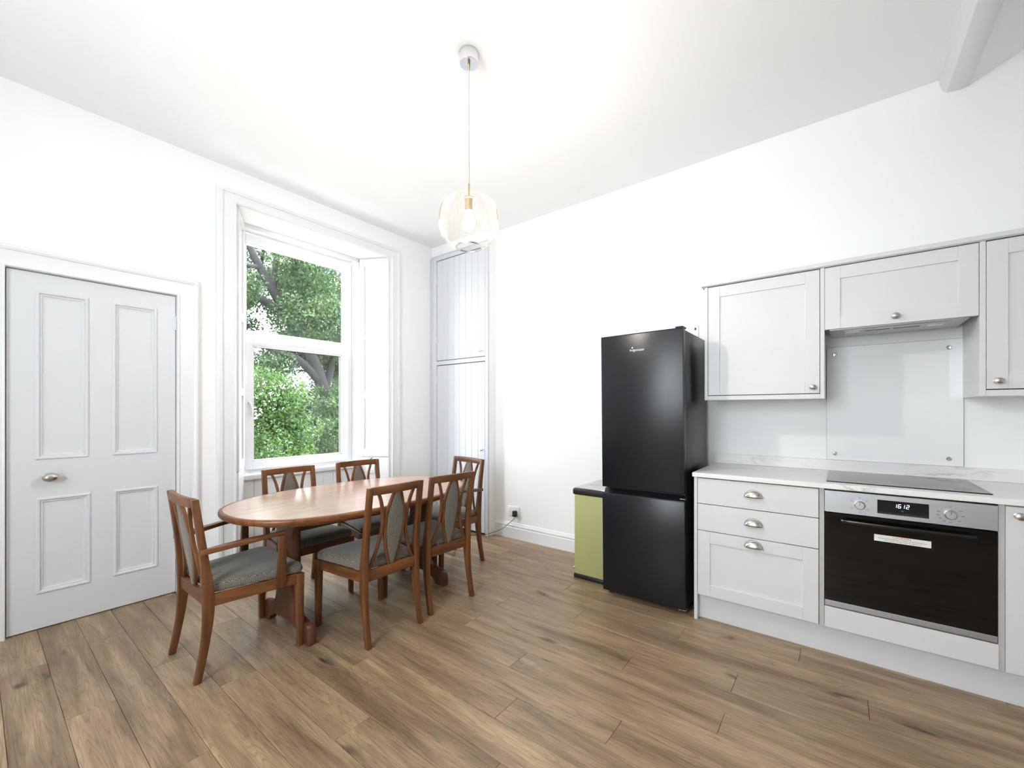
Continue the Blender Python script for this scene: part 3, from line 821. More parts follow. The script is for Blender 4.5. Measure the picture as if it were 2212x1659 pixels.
# ------------------------------------------------------------------ kitchen units
FX = 2.745          # face of the base fronts
def cup_pull(parent, y, z):
    """half-moon cup handle on a front facing -x; z is its flat lower edge"""
    t = B(); rows = []
    for i in range(9):                       # from the front plane outwards
        a = (PI / 2) * i / 8
        rows.append([(FX - 0.024 * math.sin(a) * math.sin(PI * j / 16) ** 0.6 - 0.0005, y + 0.044 * math.cos(PI * j / 16) , z + 0.036 * math.cos(a) * math.sin(PI * j / 16)) for j in range(17)])
    bm = t.bm
    V = [[bm.verts.new(p) for p in r] for r in rows]
    for r0, r1 in zip(V, V[1:]):
        for j in range(16):
            try: bm.faces.new((r0[j], r0[j + 1], r1[j + 1], r1[j]))
            except ValueError: pass
    bmesh.ops.remove_doubles(bm, verts=list(bm.verts), dist=1e-5)
    o = t.build('handle', M_nickel, parent, smooth=60)
    sm = o.modifiers.new('thick', 'SOLIDIFY'); sm.thickness = 0.002
    t = B()
    t.sweep([(FX - 0.002, y + 0.048 * math.cos(PI * j / 16), z - 0.001 + 0.041 * math.sin(PI * j / 16)) for j in range(17)], (0.002, 0.003), (1, 0, 0), (0, 0, 1))
    t.build('handle_rim', M_nickel, o, smooth=60)
    return o

def round_knob(parent, x, y, z, s=1.0):
    t = B(); t.lathe([(0.016, 0), (0.0165, 0.002), (0.012, 0.004), (0.007, 0.007), (0.007, 0.013), (0.013, 0.018), (0.0165, 0.023), (0.0155, 0.028), (0.009, 0.031), (0, 0.032)], 24, at(x, y, z) @ Matrix.Scale(s, 4), 1.1, 0.9)
    return t.build('knob', M_nickel, parent, smooth=40)

def shaker(parent, name, x, y0, y1, z0, z1, stile=0.070, rail=0.070):
    """framed front facing -x between y0<y1, z0<z1"""
    d = B(); d.box((x + 0.008, y0 + 0.002, z0 + 0.002), (x + 0.020, y1 - 0.002, z1 - 0.002)); d = d.build(name, M_cab, parent)
    for a, b in ((y0, y0 + stile), (y1 - stile, y1)):
        t = B(); t.box((x, a, z0), (x + 0.0195, b, z1), 0.0015); t.build('stile', M_cab, d)
    for a, b in ((z0, z0 + rail), (z1 - rail, z1)):
        t = B(); t.box((x + 0.0004, y0 + stile, a), (x + 0.0195, y1 - stile, b), 0.0012); t.build('rail', M_cab, d)
    return d

KY0 = -1.20   # far end of the run, out of the frame
dru = thing('drawer_unit', 'light grey base unit with three drawers and cup handles', 'cabinet', (3.05, 0.385, 0))
t = B(); t.box((FX + 0.022, 0.084, 0.15), (WX - 0.02, 0.688, 0.875)); t.build('carcass', M_carc, dru)
t = B(); t.box((FX, 0.6895, 0.0), (WX - 0.02, 0.7085, 0.876), 0.001); t.build('end_panel', M_cab, dru)
t = B(); t.box((FX + 0.018, 0.084, 0.15), (FX + 0.0225, 0.688, 0.875)); t.build('shadow_gap', M_gap, dru)
d1 = B(); d1.box((FX, 0.086, 0.7165), (FX + 0.019, 0.687, 0.870), 0.0015); d1 = d1.build('drawer', M_cab, dru); cup_pull(d1, 0.387, 0.787)
d2 = B(); d2.box((FX, 0.086, 0.5535), (FX + 0.019, 0.687, 0.7125), 0.0015); d2 = d2.build('drawer', M_cab, dru); cup_pull(d2, 0.387, 0.624)
d3 = shaker(dru, 'drawer', FX, 0.086, 0.687, 0.157, 0.5495); cup_pull(d3, 0.386, 0.500)

hou = thing('oven_housing', 'light grey oven housing with a plain flap under the oven', 'cabinet', (3.05, -0.24, 0))
t = B(); t.box((FX + 0.006, 0.0625, 0.15), (WX - 0.02, 0.0835, 0.875)); t.build('side_panel', M_carc, hou)
t = B(); t.box((FX + 0.006, -0.5665, 0.15), (WX - 0.02, -0.5475, 0.875)); t.build('side_panel', M_carc, hou)
t = B(); t.box((FX + 0.05, -0.5475, 0.15), (WX - 0.02, 0.0625, 0.262)); t.build('shelf', M_carc, hou)
t = B(); t.box((FX, -0.5485, 0.154), (FX + 0.019, 0.0605, 0.263), 0.0015); t.build('flap', M_cab, hou)

ov = thing('oven', 'built-in black glass oven with stainless steel control panel and clock', 'oven', (2.75, -0.24, 0.265))
OY0, OY1 = -0.5455, 0.0605
t = B(); t.box((FX + 0.022, OY0 + 0.012, 0.268), (FX + 0.55, OY1 - 0.012, 0.870)); t.build('body', M_ovdark, ov)
t = B(); t.box((FX - 0.004, OY0, 0.757), (FX + 0.022, OY1, 0.868), 0.0015); cp = t.build('control_panel', M_steel, ov)
t = B(); t.box((FX - 0.006, -0.330, 0.778), (FX - 0.003, -0.148, 0.845), 0.0008); ds = t.build('display', M_disp, cp)
SEG = {'1': 'bc', '6': 'acdefg', '2': 'abged'}
def digit(ch, yc, zc, h=0.017, wd=0.009):
    t = B(); hw, hh, r = wd / 2, h / 2, 0.0011
    L = {'a': ((-hw, hh), (hw, hh)), 'b': ((hw, hh), (hw, 0)), 'c': ((hw, 0), (hw, -hh)), 'd': ((-hw, -hh), (hw, -hh)), 'e': ((-hw, 0), (-hw, -hh)), 'f': ((-hw, hh), (-hw, 0)), 'g': ((-hw, 0), (hw, 0))}
    for s_ in SEG[ch]:
        (a, b), (c, d_) = L[s_]
        if a == c: b, d_ = (b - 0.0008, d_ + 0.0008)
        pts = [(FX - 0.0064, yc - (a + 0.12 * b), zc + b), (FX - 0.0064, yc - (c + 0.12 * d_), zc + d_)]
        if a == c: t.sweep(pts, (0.0003, r), (1, 0, 0), (0, 1, 0))
        else: t.sweep(pts, (0.0003, r), (1, 0, 0), (0, 0, 1))
    return t.build('digit', M_digit, cp)
for ch, yy in (('1', -0.2135), ('6', -0.2285), ('1', -0.2415), ('2', -0.2575)): digit(ch, yy, 0.8225)
t = B(); t.box((FX - 0.0063, -0.243, 0.797), (FX - 0.006, -0.235, 0.7975)); t.box((FX - 0.0063, -0.243, 0.801), (FX - 0.006, -0.235, 0.8015)); t.build('display_symbol', M_logo, cp)
for kn_, yy in enumerate((-0.081, -0.400)):
    t = B(); t.lathe([(0.0215, 0), (0.0215, 0.004), (0.019, 0.006), (0.019, 0.020), (0.017, 0.023), (0, 0.0235)], 32, at(FX - 0.004, yy, 0.808)); kk = t.build('dial', M_steel, cp, smooth=35)
    t = B(); t.box((FX - 0.0282, yy - 0.0007, 0.810), (FX - 0.0274, yy + 0.0007, 0.824)); t.build('dial_mark', M_ink, cp)
    rad = 0.036
    marks = (90, 40, -30, -90, 150, 210) if kn_ == 0 else (90, 35, -5, -45, -90, -120, -145, 165, 190)
    for a in marks:
        ca, sa = math.cos(math.radians(a)), math.sin(math.radians(a))
        yy2, zz2 = yy - ca * rad * (1.0 if kn_ == 0 else 1.12), 0.808 + sa * rad
        t = B()
        if kn_ == 0 or a == 90:
            for (p0_, p1_) in (((-.004, -.003), (.004, -.0024)), ((-.004, .0024), (.004, .003)), ((-.004, -.003), (-.0034, .003)), ((.0034, -.003), (.004, .003)), ((-.0003, -.0015), (.0003, .0015))):
                t.box((FX - 0.0046, yy2 + p0_[0], zz2 + p0_[1]), (FX - 0.0041, yy2 + p1_[0], zz2 + p1_[1]))
        else:
            for i in range(3): t.box((FX - 0.0046, yy2 - 0.005 + i * 0.0036, zz2 - 0.0012), (FX - 0.0041, yy2 - 0.0024 + i * 0.0036, zz2 + 0.0012))
        t.build('printed_symbol', M_ink, cp)
t = B(); t.box((FX - 0.002, OY0 + 0.001, 0.298), (FX + 0.020, OY1 - 0.001, 0.752), 0.001); dr = t.build('door', M_ovglass, ov)
t = B(); t.box((FX - 0.002, OY0 + 0.001, 0.270), (FX + 0.020, OY1 - 0.001, 0.298), 0.001); t.build('bottom_trim', M_steel, ov)
t = B(); hp = []
for i in range(13):
    u = -1 + 2 * i / 12
    hp.append((FX - 0.034 - 0.010 * (1 - u * u), -0.2425 + u * 0.225, 0.722))
t.sweep(hp, (0.006, 0.0085), (1, 0, 0), (0, 0, 1), 0.003)
for u in (-1, 1): t.box((FX - 0.036, -0.2425 + u * 0.225 - 0.012, 0.7135), (FX - 0.001, -0.2425 + u * 0.225 + 0.012, 0.7305), 0.003)
t.build('handle', M_gloss, dr, smooth=40)
t = B(); t.box((FX - 0.0025, -0.338, 0.6415), (FX - 0.0019, -0.136, 0.673)); st_ = t.build('sticker', M_sticker, dr)
st_['label'] = 'white caution sticker'
text('caution_word', 'CAUTION', 0.0125, M_red, dr, (FX - 0.0027, -0.237, 0.6665), FACE_X, sx=1.15)
text('caution_line', 'Do not place foil, baking trays or cookware on the base of this oven.', 0.0062, M_ink, dr, (FX - 0.0027, -0.237, 0.6573), FACE_X)
text('caution_line', 'They could cause damage to the oven and furniture.', 0.0062, M_ink, dr, (FX - 0.0027, -0.240, 0.6493), FACE_X)

cbu = thing('base_cabinet', 'light grey base cabinet with a plain door and small knob past the oven', 'cabinet', (3.05, -0.87, 0))
t = B(); t.box((FX + 0.022, KY0, 0.15), (WX - 0.02, -0.5675, 0.875)); t.build('carcass', M_carc, cbu)
t = B(); t.box((FX, KY0 + 0.004, 0.152), (FX + 0.019, -0.568, 0.870), 0.0015); dd = t.build('door', M_cab, cbu); round_knob(dd, FX, -0.607, 0.832)
t = B(); t.box((FX + 0.048, KY0, 0.0), (FX + 0.064, 0.689, 0.149), 0.001)
tag(t.build('plinth', M_cab), 'long light grey plinth board under the base units', 'plinth')
t = B(); t.box((FX - 0.016, KY0, 0.8765), (WX - 0.003, 0.716, 0.9035), 0.003)
tag(t.build('worktop', M_marble), 'white marble effect worktop over drawers and oven', 'worktop')
t = B(); t.box((WX - 0.020, KY0, 0.904), (WX - 0.002, 0.722, 0.972), 0.002)
tag(t.build('upstand', M_marble), 'low white marble effect upstand along the back of the worktop', 'upstand')
hob = thing('hob', 'flush black glass hob set in the worktop above the oven', 'hob', (3.07, -0.245, 0.9035))
t = B(); t.box((2.813, -0.545, 0.9036), (3.325, 0.055, 0.9085), 0.0015); hg = t.build('glass_top', M_hob, hob)
t = B(); t.box((2.817, -0.541, 0.9033), (3.321, 0.051, 0.9042)); t.build('gasket', M_bplastic, hob)
for (hx, hy, hr) in ((2.95, -0.09, 0.09), (3.20, -0.09, 0.07), (2.95, -0.40, 0.07), (3.20, -0.40, 0.09)):
    t = B(); nn = 40
    t.loft([[(hx + r * math.cos(2 * PI * q / nn), hy + r * math.sin(2 * PI * q / nn), 0.90858) for q in range(nn)] for r in (hr, hr - 0.0015)], cap=False)
    t.build('ring_print', M_steel, hob)

sp = thing('glass_splashback', 'clear glass splashback with four metal caps behind the hob', 'splashback', (WX - 0.004, -0.24, 0.973))
t = B(); t.box((WX - 0.009, -0.541, 0.9735), (WX - 0.003, 0.063, 1.682), 0.001); t.build('glass_sheet', M_splash, sp)
t = B()
for lo_, hi_ in (((-0.5418, 0.9735), (-0.5402, 1.682)), ((0.0622, 0.9735), (0.0638, 1.682)), ((-0.5418, 1.6812), (0.0638, 1.6828))): t.box((WX - 0.0092, lo_[0], lo_[1]), (WX - 0.0029, hi_[0], hi_[1]))
t.build('glass_edge', M_gedge, sp)
for yy in (0.022, -0.485):
    for zz in (1.635, 1.012):
        t = B(); t.lathe([(0.011, 0), (0.011, 0.003), (0.008, 0.006), (0, 0.0065)], 20, at(WX - 0.0088, yy, zz)); t.build('screw_cap', M_chrome, sp, smooth=40)

UX = 3.005
wc = thing('wall_cabinet', 'light grey wall cabinet with a framed door above the drawer unit', 'cabinet', (3.18, 0.387, 1.352))
t = B(); t.box((UX + 0.022, 0.088, 1.383), (WX - 0.001, 0.689, 2.100)); t.build('carcass', M_carc, wc)
t = B(); t.box((UX, 0.6895, 1.352), (WX - 0.001, 0.7085, 2.101), 0.001); t.build('end_panel', M_cab, wc)
t = B(); t.box((UX, 0.067, 1.352), (WX - 0.001, 0.0865, 2.101), 0.001); t.build('end_panel', M_cab, wc)
t = B(); t.box((UX + 0.002, 0.0868, 1.352), (WX - 0.001, 0.689, 1.3795), 0.001); t.build('bottom_panel', M_cab, wc)
t = B(); t.box((UX + 0.0185, 0.0868, 1.3797), (UX + 0.0222, 0.689, 2.100)); t.build('shadow_gap', M_gap, wc)
dd = shaker(wc, 'door', UX, 0.089, 0.687, 1.3835, 2.0965); round_knob(dd, UX, 0.121, 1.419)
hc = thing('hood_cabinet', 'short light grey wall cabinet with a lift-up door over the hob', 'cabinet', (3.18, -0.235, 1.75))
t = B(); t.box((UX + 0.022, -0.536, 1.765), (WX - 0.001, 0.066, 2.100)); t.build('carcass', M_carc, hc)
t = B(); t.box((UX + 0.0185, -0.5365, 1.75), (UX + 0.0222, 0.0665, 2.100)); t.build('shadow_gap', M_gap, hc)
dd = shaker(hc, 'door', UX, -0.5355, 0.0655, 1.745, 2.0975); round_knob(dd, UX, -0.234, 1.783)
hd = thing('extractor_hood', 'grey metal extractor hood built in under the short cabinet', 'hood', (3.18, -0.235, 1.745))
t = B(); t.box((UX + 0.024, -0.51, 1.740), (WX - 0.045, 0.045, 1.7645), 0.002); t.build('body', M_hood, hd)
t = B(); t.box((UX + 0.05, -0.44, 1.735), (WX - 0.10, -0.02, 1.7405), 0.002); t.build('filter_panel', M_hood, hd)
for a in (-0.115, -0.235):
    t = B(); t.box((UX + 0.10, a - 0.105, 1.7342), (UX + 0.115, a, 1.7352)); t.build('slot', M_gap, hd)
for a in (-0.06, -0.40):
    t = B(); t.box((UX + 0.09, a - 0.03, 1.7338), (UX + 0.14, a + 0.03, 1.7352)); t.build('lamp_cover', M_white, hd)
wc2 = thing('wall_cabinet', 'light grey wall cabinet with a framed door past the extractor hood', 'cabinet', (3.18, -0.85, 1.352))
t = B(); t.box((UX + 0.022, KY0, 1.383), (WX - 0.001, -0.560, 2.100)); t.build('carcass', M_carc, wc2)
t = B(); t.box((UX, -0.5585, 1.352), (WX - 0.001, -0.5375, 2.101), 0.001); t.build('end_panel', M_cab, wc2)
t = B(); t.box((UX + 0.002, KY0, 1.352), (WX - 0.001, -0.5587, 1.3815), 0.001); t.build('bottom_panel', M_cab, wc2)
t = B(); t.box((UX + 0.0185, KY0, 1.3817), (UX + 0.0222, -0.5587, 2.100)); t.build('shadow_gap', M_gap, wc2)
dd = shaker(wc2, 'door', UX, KY0 + 0.01, -0.5605, 1.386, 2.0965); round_knob(dd, UX, -0.598, 1.424)
t = B(); t.prism([(UX - 0.004, 2.1015), (UX - 0.016, 2.1065), (UX - 0.018, 2.128), (WX - 0.001, 2.128), (WX - 0.001, 2.1015)], 'y', KY0, 0.7265, 0.001)
tag(t.build('cornice', M_cab), 'light grey cornice strip along the tops of the wall cabinets', 'cornice')

# ------------------------------------------------------------------ fridge
fg = thing('fridge_freezer', 'tall black fridge freezer between the drawer unit and the olive bin', 'fridge', (3.0, 1.026, 0))
fx, y0, y1 = 2.715, 0.750, 1.302
t = B(); t.box((fx + 0.062, y0 + 0.004, 0.035), (3.30, y1 - 0.004, 1.790), 0.006); t.build('body', M_black, fg, smooth=35)
t = B(); t.prism([(fx + 0.004, 0.753), (fx, 0.765), (fx, 1.790), (fx + 0.006, 1.797), (fx + 0.052, 1.797), (fx + 0.052, 0.753)], 'y', y0, y1, 0.003); ud = t.build('fridge_door', M_black, fg, smooth=35)
t = B(); t.prism([(fx + 0.003, 0.036), (fx, 0.045), (fx, 0.700), (fx + 0.004, 0.711), (fx + 0.014, 0.716), (fx + 0.018, 0.700), (fx + 0.034, 0.712), (fx + 0.052, 0.742), (fx + 0.052, 0.036)], 'y', y0, y1, 0.0015); ld = t.build('freezer_door', M_black, fg, smooth=35)
t = B(); t.box((fx + 0.052, y0 + 0.008, 0.04), (fx + 0.063, y1 - 0.008, 1.785)); t.build('door_seal', M_bplastic, fg)
t = B(); t.box((fx + 0.012, y0 + 0.002, 1.797), (fx + 0.09, y0 + 0.05, 1.808), 0.004); t.build('hinge_cover', M_bplastic, fg)
t = B(); t.box((fx + 0.01, y0 - 0.001, 0.722), (fx + 0.05, y0 + 0.03, 0.728)); t.build('hinge', M_chrome, fg)
t = B(); t.box((fx + 0.02, y0 + 0.002, 0.026), (fx + 0.07, y0 + 0.05, 0.034)); t.build('hinge', M_chrome, fg)
for (a, b_) in ((fx + 0.08, y0 + 0.03), (fx + 0.08, y1 - 0.03), (3.27, y0 + 0.03), (3.27, y1 - 0.03)):
    t = B(); t.lathe([(0.018, 0), (0.018, 0.014), (0.008, 0.016), (0.008, 0.036)], 16, Matrix.Translation((a, b_, 0))); t.build('foot', M_bplastic, fg, smooth=40)
text('brand_lettering', 'fr\u0131dgemaster', 0.0230, M_logo, ud, (fx - 0.0004, 1.043, 1.683), FACE_X, sx=0.86)
t = B(); t.prism([(1.0755, 1.6935), (1.0695, 1.700), (1.0755, 1.7065), (1.0815, 1.700)], 'x', fx - 0.0006, fx + 0.001); t.build('brand_mark', M_logo, ud)
fg.rotation_euler = (math.radians(-0.55), 0, 0)
fg.location.z = 0.003
# socket high on the wall behind the fridge
so = thing('wall_socket', 'white wall socket just above the black fridge', 'socket', (WX, 0.885, 1.84))
t = B(); t.box((WX - 0.010, 0.835, 1.84), (WX - 0.0005, 0.905, 1.925), 0.003); t.build('plate', M_white, so)
t = B(); t.box((WX - 0.016, 0.850, 1.890), (WX - 0.009, 0.862, 1.908), 0.002); t.build('rocker_switch', M_bplastic, so)

# ------------------------------------------------------------------ bin
bn = thing('pedal_bin', 'tall olive green pedal bin with black rimmed steel lid', 'bin', (3.07, 1.475, 0))
bx0, bx1, by0, by1 = 2.862, 3.318, 1.336, 1.616
t = B(); t.box((bx0, by0, 0.028), (bx1, by1, 0.645), 0.012, 3); t.build('body', M_olive, bn, smooth=35)
t = B(); t.box((bx0 - 0.004, by0 - 0.003, 0.0), (bx1 + 0.004, by1 + 0.004, 0.032), 0.008); t.build('base', M_bplastic, bn, smooth=35)
t = B(); t.box((bx0 - 0.006, by0 - 0.003, 0.638), (bx1 + 0.006, by1 + 0.012, 0.686), 0.012, 3); t.build('rim', M_bplastic, bn, smooth=35)
for (a, b_) in ((bx0 + 0.006, (bx0 + bx1) / 2 - 0.004), ((bx0 + bx1) / 2 + 0.004, bx1 - 0.006)):
    t = B(); t.box((a, by0 + 0.008, 0.684), (b_, by1, 0.6935), 0.004); t.build('lid', M_lidsteel, bn, smooth=35)
for a in (2.94, 3.24):
    t = B(); t.box((a - 0.03, by1 - 0.01, 0.045), (a + 0.03, by1 + 0.045, 0.055), 0.004); t.box((a - 0.008, by1 - 0.01, 0.03), (a + 0.008, by1 + 0.02, 0.047)); t.build('pedal', M_chrome, bn, smooth=35)

# ------------------------------------------------------------------ socket with plug on the kitchen wall
so = thing('wall_socket', 'white double wall socket above the baseboard near the tall cupboard', 'socket', (WX, 2.592, 0.22))
t = B(); t.box((WX - 0.010, 2.516, 0.222), (WX - 0.0005, 2.664, 0.322), 0.004); t.build('plate', M_white, so, smooth=35)
for yc in (2.555, 2.628):
    for (a, b_) in ((0.011, 0.258), (-0.011, 0.258), (0.0, 0.282)):
        t = B(); t.box((WX - 0.0106, yc + a - 0.003, b_), (WX - 0.0098, yc + a + 0.003, b_ + 0.005)); t.build('pin_hole', M_socket, so)
    t = B(); t.box((WX - 0.013, yc - 0.006, 0.297), (WX - 0.009, yc + 0.006, 0.313), 0.001); t.build('rocker_switch', M_white, so)
t = B(); t.box((WX - 0.046, 2.536, 0.226), (WX - 0.011, 2.578, 0.284), 0.006)
ad = thing('plug_adapter', 'black plug-in power adapter in the double wall socket', 'plug', (WX - 0.03, 2.557, 0.226))
t.build('case', M_bplastic, ad, smooth=35)
t = B(); t.tube([(WX - 0.030, 2.557, 0.228), (WX - 0.031, 2.558, 0.213), (WX - 0.04, 2.57, 0.195), (WX - 0.05, 2.62, 0.15), (WX - 0.07, 2.68, 0.095), (WX - 0.09, 2.76, 0.055), (3.226, 2.86, 0.016), (3.21, 2.93, 0.006), (3.13, 3.02, 0.004), (3.02, 3.05, 0.004), (2.90, 3.04, 0.004)], 0.0026, 8)
t.build('cable', M_bplastic, ad, smooth=50)

# ------------------------------------------------------------------ pendant lamp
px, py = 1.600, 1.528
pend = thing('pendant_lamp', 'pendant lamp with ribbed clear glass shade and lit bulb', 'lamp', (px, py, 2.12))
t = B(); t.lathe([(0.049, 3.15), (0.049, 3.096), (0.047, 3.092), (0.0, 3.092)], 40, Matrix.Translation((px, py, 0))); t.build('ceiling_rose', M_chrome, pend, smooth=40)
t = B(); t.lathe([(0.0065, 3.093), (0.0065, 3.066), (0.004, 3.062), (0, 3.062)], 16, Matrix.Translation((px, py, 0))); t.build('cord_grip', M_brass, pend, smooth=40)
t = B(); t.tube([(px, py, 3.064), (px, py, 2.466)], 0.0028, 8); t.build('flex', M_flex, pend, smooth=50)
t = B(); t.tube([(px, py, 2.468), (px, py, 2.388)], 0.0048, 12); t.build('rod', M_brass, pend, smooth=50)
t = B(); t.lathe([(0.0, 2.395), (0.024, 2.395), (0.024, 2.389), (0.019, 2.387), (0.019, 2.325), (0.0, 2.325)], 28, Matrix.Translation((px, py, 0))); t.build('lamp_holder', M_brass, pend, smooth=40)
prof = [(0.040, 2.390), (0.075, 2.387), (0.105, 2.379), (0.128, 2.365), (0.142, 2.347), (0.149, 2.325), (0.152, 2.300), (0.1525, 2.275), (0.151, 2.250), (0.147, 2.225), (0.139, 2.200), (0.126, 2.178), (0.108, 2.160), (0.088, 2.148), (0.068, 2.140)]
t = B(); NR = 480; rings = []
for r, z in prof:
    rings.append([(px + (r + (0.0040 * min(1, r / 0.1)) * math.cos(2 * PI * q * 80 / NR)) * math.cos(2 * PI * q / NR), py + (r + (0.0040 * min(1, r / 0.1)) * math.cos(2 * PI * q * 80 / NR)) * math.sin(2 * PI * q / NR), z) for q in range(NR)])
t.loft(rings, cap=False); shd = t.build('glass_shade', M_shade, pend, smooth=75)
t = B(); nn = 48; ring = []
for a in range(nn):
    ca, sa = math.cos(2 * PI * a / nn), math.sin(2 * PI * a / nn)
    ring.append([(px + (0.066 + dr_) * ca, py + (0.066 + dr_) * sa, 2.137 + dz) for dr_, dz in ((-0.0025, -0.005), (0.003, -0.005), (0.003, 0.004), (-0.0025, 0.004))])
bm = t.bm; V = [[bm.verts.new(p) for p in r] for r in ring]
for a in range(nn):
    for q in range(4): bm.faces.new((V[a][q], V[a][(q + 1) % 4], V[(a + 1) % nn][(q + 1) % 4], V[(a + 1) % nn][q]))
bmesh.ops.recalc_face_normals(bm, faces=list(bm.faces)); t.build('shade_ring', M_chrome, shd, smooth=40)
t = B(); t.lathe([(0.0, 2.222), (0.012, 2.224), (0.024, 2.231), (0.031, 2.243), (0.033, 2.258), (0.030, 2.274), (0.022, 2.292), (0.0145, 2.308), (0.0135, 2.330), (0, 2.330)], 28, Matrix.Translation((px, py, 0))); t.build('bulb', M_bulb, pend, smooth=60)

# ------------------------------------------------------------------ dining table
TX, TY, TZ = 1.635, 2.570, 0.726
table = thing('dining_table', 'oval teak dining table with curved pedestal legs', 'table', (TX, TY, 0))
def oval(a, b, n=96, e=2.4):
    out = []
    for i in range(n):
        th = 2 * PI * i / n
        c, s_ = math.cos(th), math.sin(th)
        out.append((TX + a * math.copysign(abs(c) ** (2 / e), c), TY + b * math.copysign(abs(s_) ** (2 / e), s_)))
    return out
def clip(pts, x0, x1):
    def half(P, x, keep_gt):
        out = []
        for i in range(len(P)):
            p, q = P[i], P[(i + 1) % len(P)]
            ip, iq = (p[0] > x) == keep_gt, (q[0] > x) == keep_gt
            if ip: out.append(p)
            if ip != iq:
                f_ = (x - p[0]) / (q[0] - p[0]); out.append((x, p[1] + f_ * (q[1] - p[1])))
        return out
    return half(half(pts, x0, True), x1, False)
OA, OB = 0.812, 0.502
for (a, b_, nm) in ((TX - 1, 1.213, 'table_top'), (1.2136, 2.057, 'table_leaf'), (2.0576, TX + 1, 'table_top')):
    inner = clip(oval(OA - 0.022, OB - 0.022), a, b_)
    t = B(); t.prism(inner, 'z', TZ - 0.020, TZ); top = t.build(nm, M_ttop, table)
    outer_n, inner_n = oval(OA, OB, 192), oval(OA - 0.022, OB - 0.022, 192)
    prof_ = ((0.0, 0.0), (0.60, 0.0), (0.88, -0.004), (1.0, -0.013), (0.94, -0.024), (0.70, -0.031), (0.0, -0.031))
    def pt(i_, pr):
        o_, n_ = outer_n[i_], inner_n[i_]
        xx = n_[0] + (o_[0] - n_[0]) * pr[0]
        return (min(max(xx, a), b_), n_[1] + (o_[1] - n_[1]) * pr[0], TZ + pr[1])
    for half in ((0, 96), (96, 192)) if nm == 'table_leaf' else ((0, 192),):
        t = B(); bm = t.bm
        for i in range(*half):
            j = (i + 1) % 192
            if not (a < outer_n[i][0] < b_ or a < outer_n[j][0] < b_): continue
            r0 = [bm.verts.new(pt(i, q)) for q in prof_]; r1 = [bm.verts.new(pt(j, q)) for q in prof_]
            for q in range(len(prof_) - 1): bm.faces.new((r0[q], r0[q + 1], r1[q + 1], r1[q]))
        bmesh.ops.remove_doubles(bm, verts=list(bm.verts), dist=1e-5)
        bmesh.ops.recalc_face_normals(bm, faces=list(bm.faces))
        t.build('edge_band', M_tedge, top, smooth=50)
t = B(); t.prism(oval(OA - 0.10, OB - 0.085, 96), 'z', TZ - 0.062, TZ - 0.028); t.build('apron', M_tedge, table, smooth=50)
t = B(); t.prism(oval(OA - 0.02, OB - 0.02, 96), 'z', TZ - 0.030, TZ - 0.021); t.build('underside', M_tedge, table, smooth=50)
def ped_outline():
    """half outline (y offset, z) of a pedestal board, bottom centre up"""
    half = [(0.0, 0.070), (0.06, 0.068), (0.11, 0.061), (0.15, 0.048), (0.18, 0.028), (0.198, 0.006), (0.206, 0.0), (0.284, 0.0), (0.291, 0.006), (0.294, 0.03), (0.292, 0.066), (0.284, 0.092), (0.266, 0.108),
            (0.24, 0.113), (0.20, 0.116), (0.165, 0.123), (0.138, 0.137), (0.118, 0.160), (0.106, 0.195), (0.100, 0.25), (0.098, 0.34), (0.098, 0.52), (0.11, 0.60), (0.15, 0.665)]
    return [(TY - 0.01 + y, z) for y, z in half] + [(TY - 0.01 - y, z) for y, z in half[::-1]][:-1]
for xx in (1.146, 2.135):
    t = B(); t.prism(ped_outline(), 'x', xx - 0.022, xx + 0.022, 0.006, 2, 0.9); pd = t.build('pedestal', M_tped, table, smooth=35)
    s_ = 1 if xx < TX else -1
    t = B(); t.box((xx + s_ * 0.022, TY - 0.045, 0.16), (xx + s_ * 0.062, TY + 0.025, 0.66), 0.004) if s_ > 0 else t.box((xx - 0.062, TY - 0.045, 0.16), (xx - 0.022, TY + 0.025, 0.66), 0.004)
    t.build('brace', M_tped, pd)
t = B(); t.box((1.168, TY - 0.025, 0.56), (2.113, TY + 0.005, 0.66), 0.004); t.build('top_beam', M_tped, table)

# ------------------------------------------------------------------ chairs
def interp(tab, z):
    for (z0, v0), (z1, v1) in zip(tab, tab[1:]):
        if z <= z1:
            u = (z - z0) / (z1 - z0); u = u * u * (3 - 2 * u) if False else u
            return v0 + (v1 - v0) * u
    return tab[-1][1]
def smooth_pts(ctrl, n):
    """Catmull-Rom through 3-D control points"""
    P = [Vector(c) for c in ctrl]; P = [P[0] * 2 - P[1]] + P + [P[-1] * 2 - P[-2]]
    out = []
    segs = len(P) - 3
    for i in range(n + 1):
        u = i / n * segs; k = min(int(u), segs - 1); t_ = u - k
        a, b_, c, d_ = P[k:k + 4]
        out.append(0.5 * ((2 * b_) + (c - a) * t_ + (2 * a - 5 * b_ + 4 * c - d_) * t_ ** 2 + (3 * b_ - a - 3 * c + d_) * t_ ** 3))
    return out

def back_y(z):
    """side profile of the rear legs and back: bowed, feet and top swept back"""
    tab = [(0.0, -0.232), (0.10, -0.212), (0.20, -0.196), (0.32, -0.186), (0.40, -0.186), (0.50, -0.194), (0.60, -0.205), (0.72, -0.220), (0.87, -0.240)]
    return interp(tab, z)

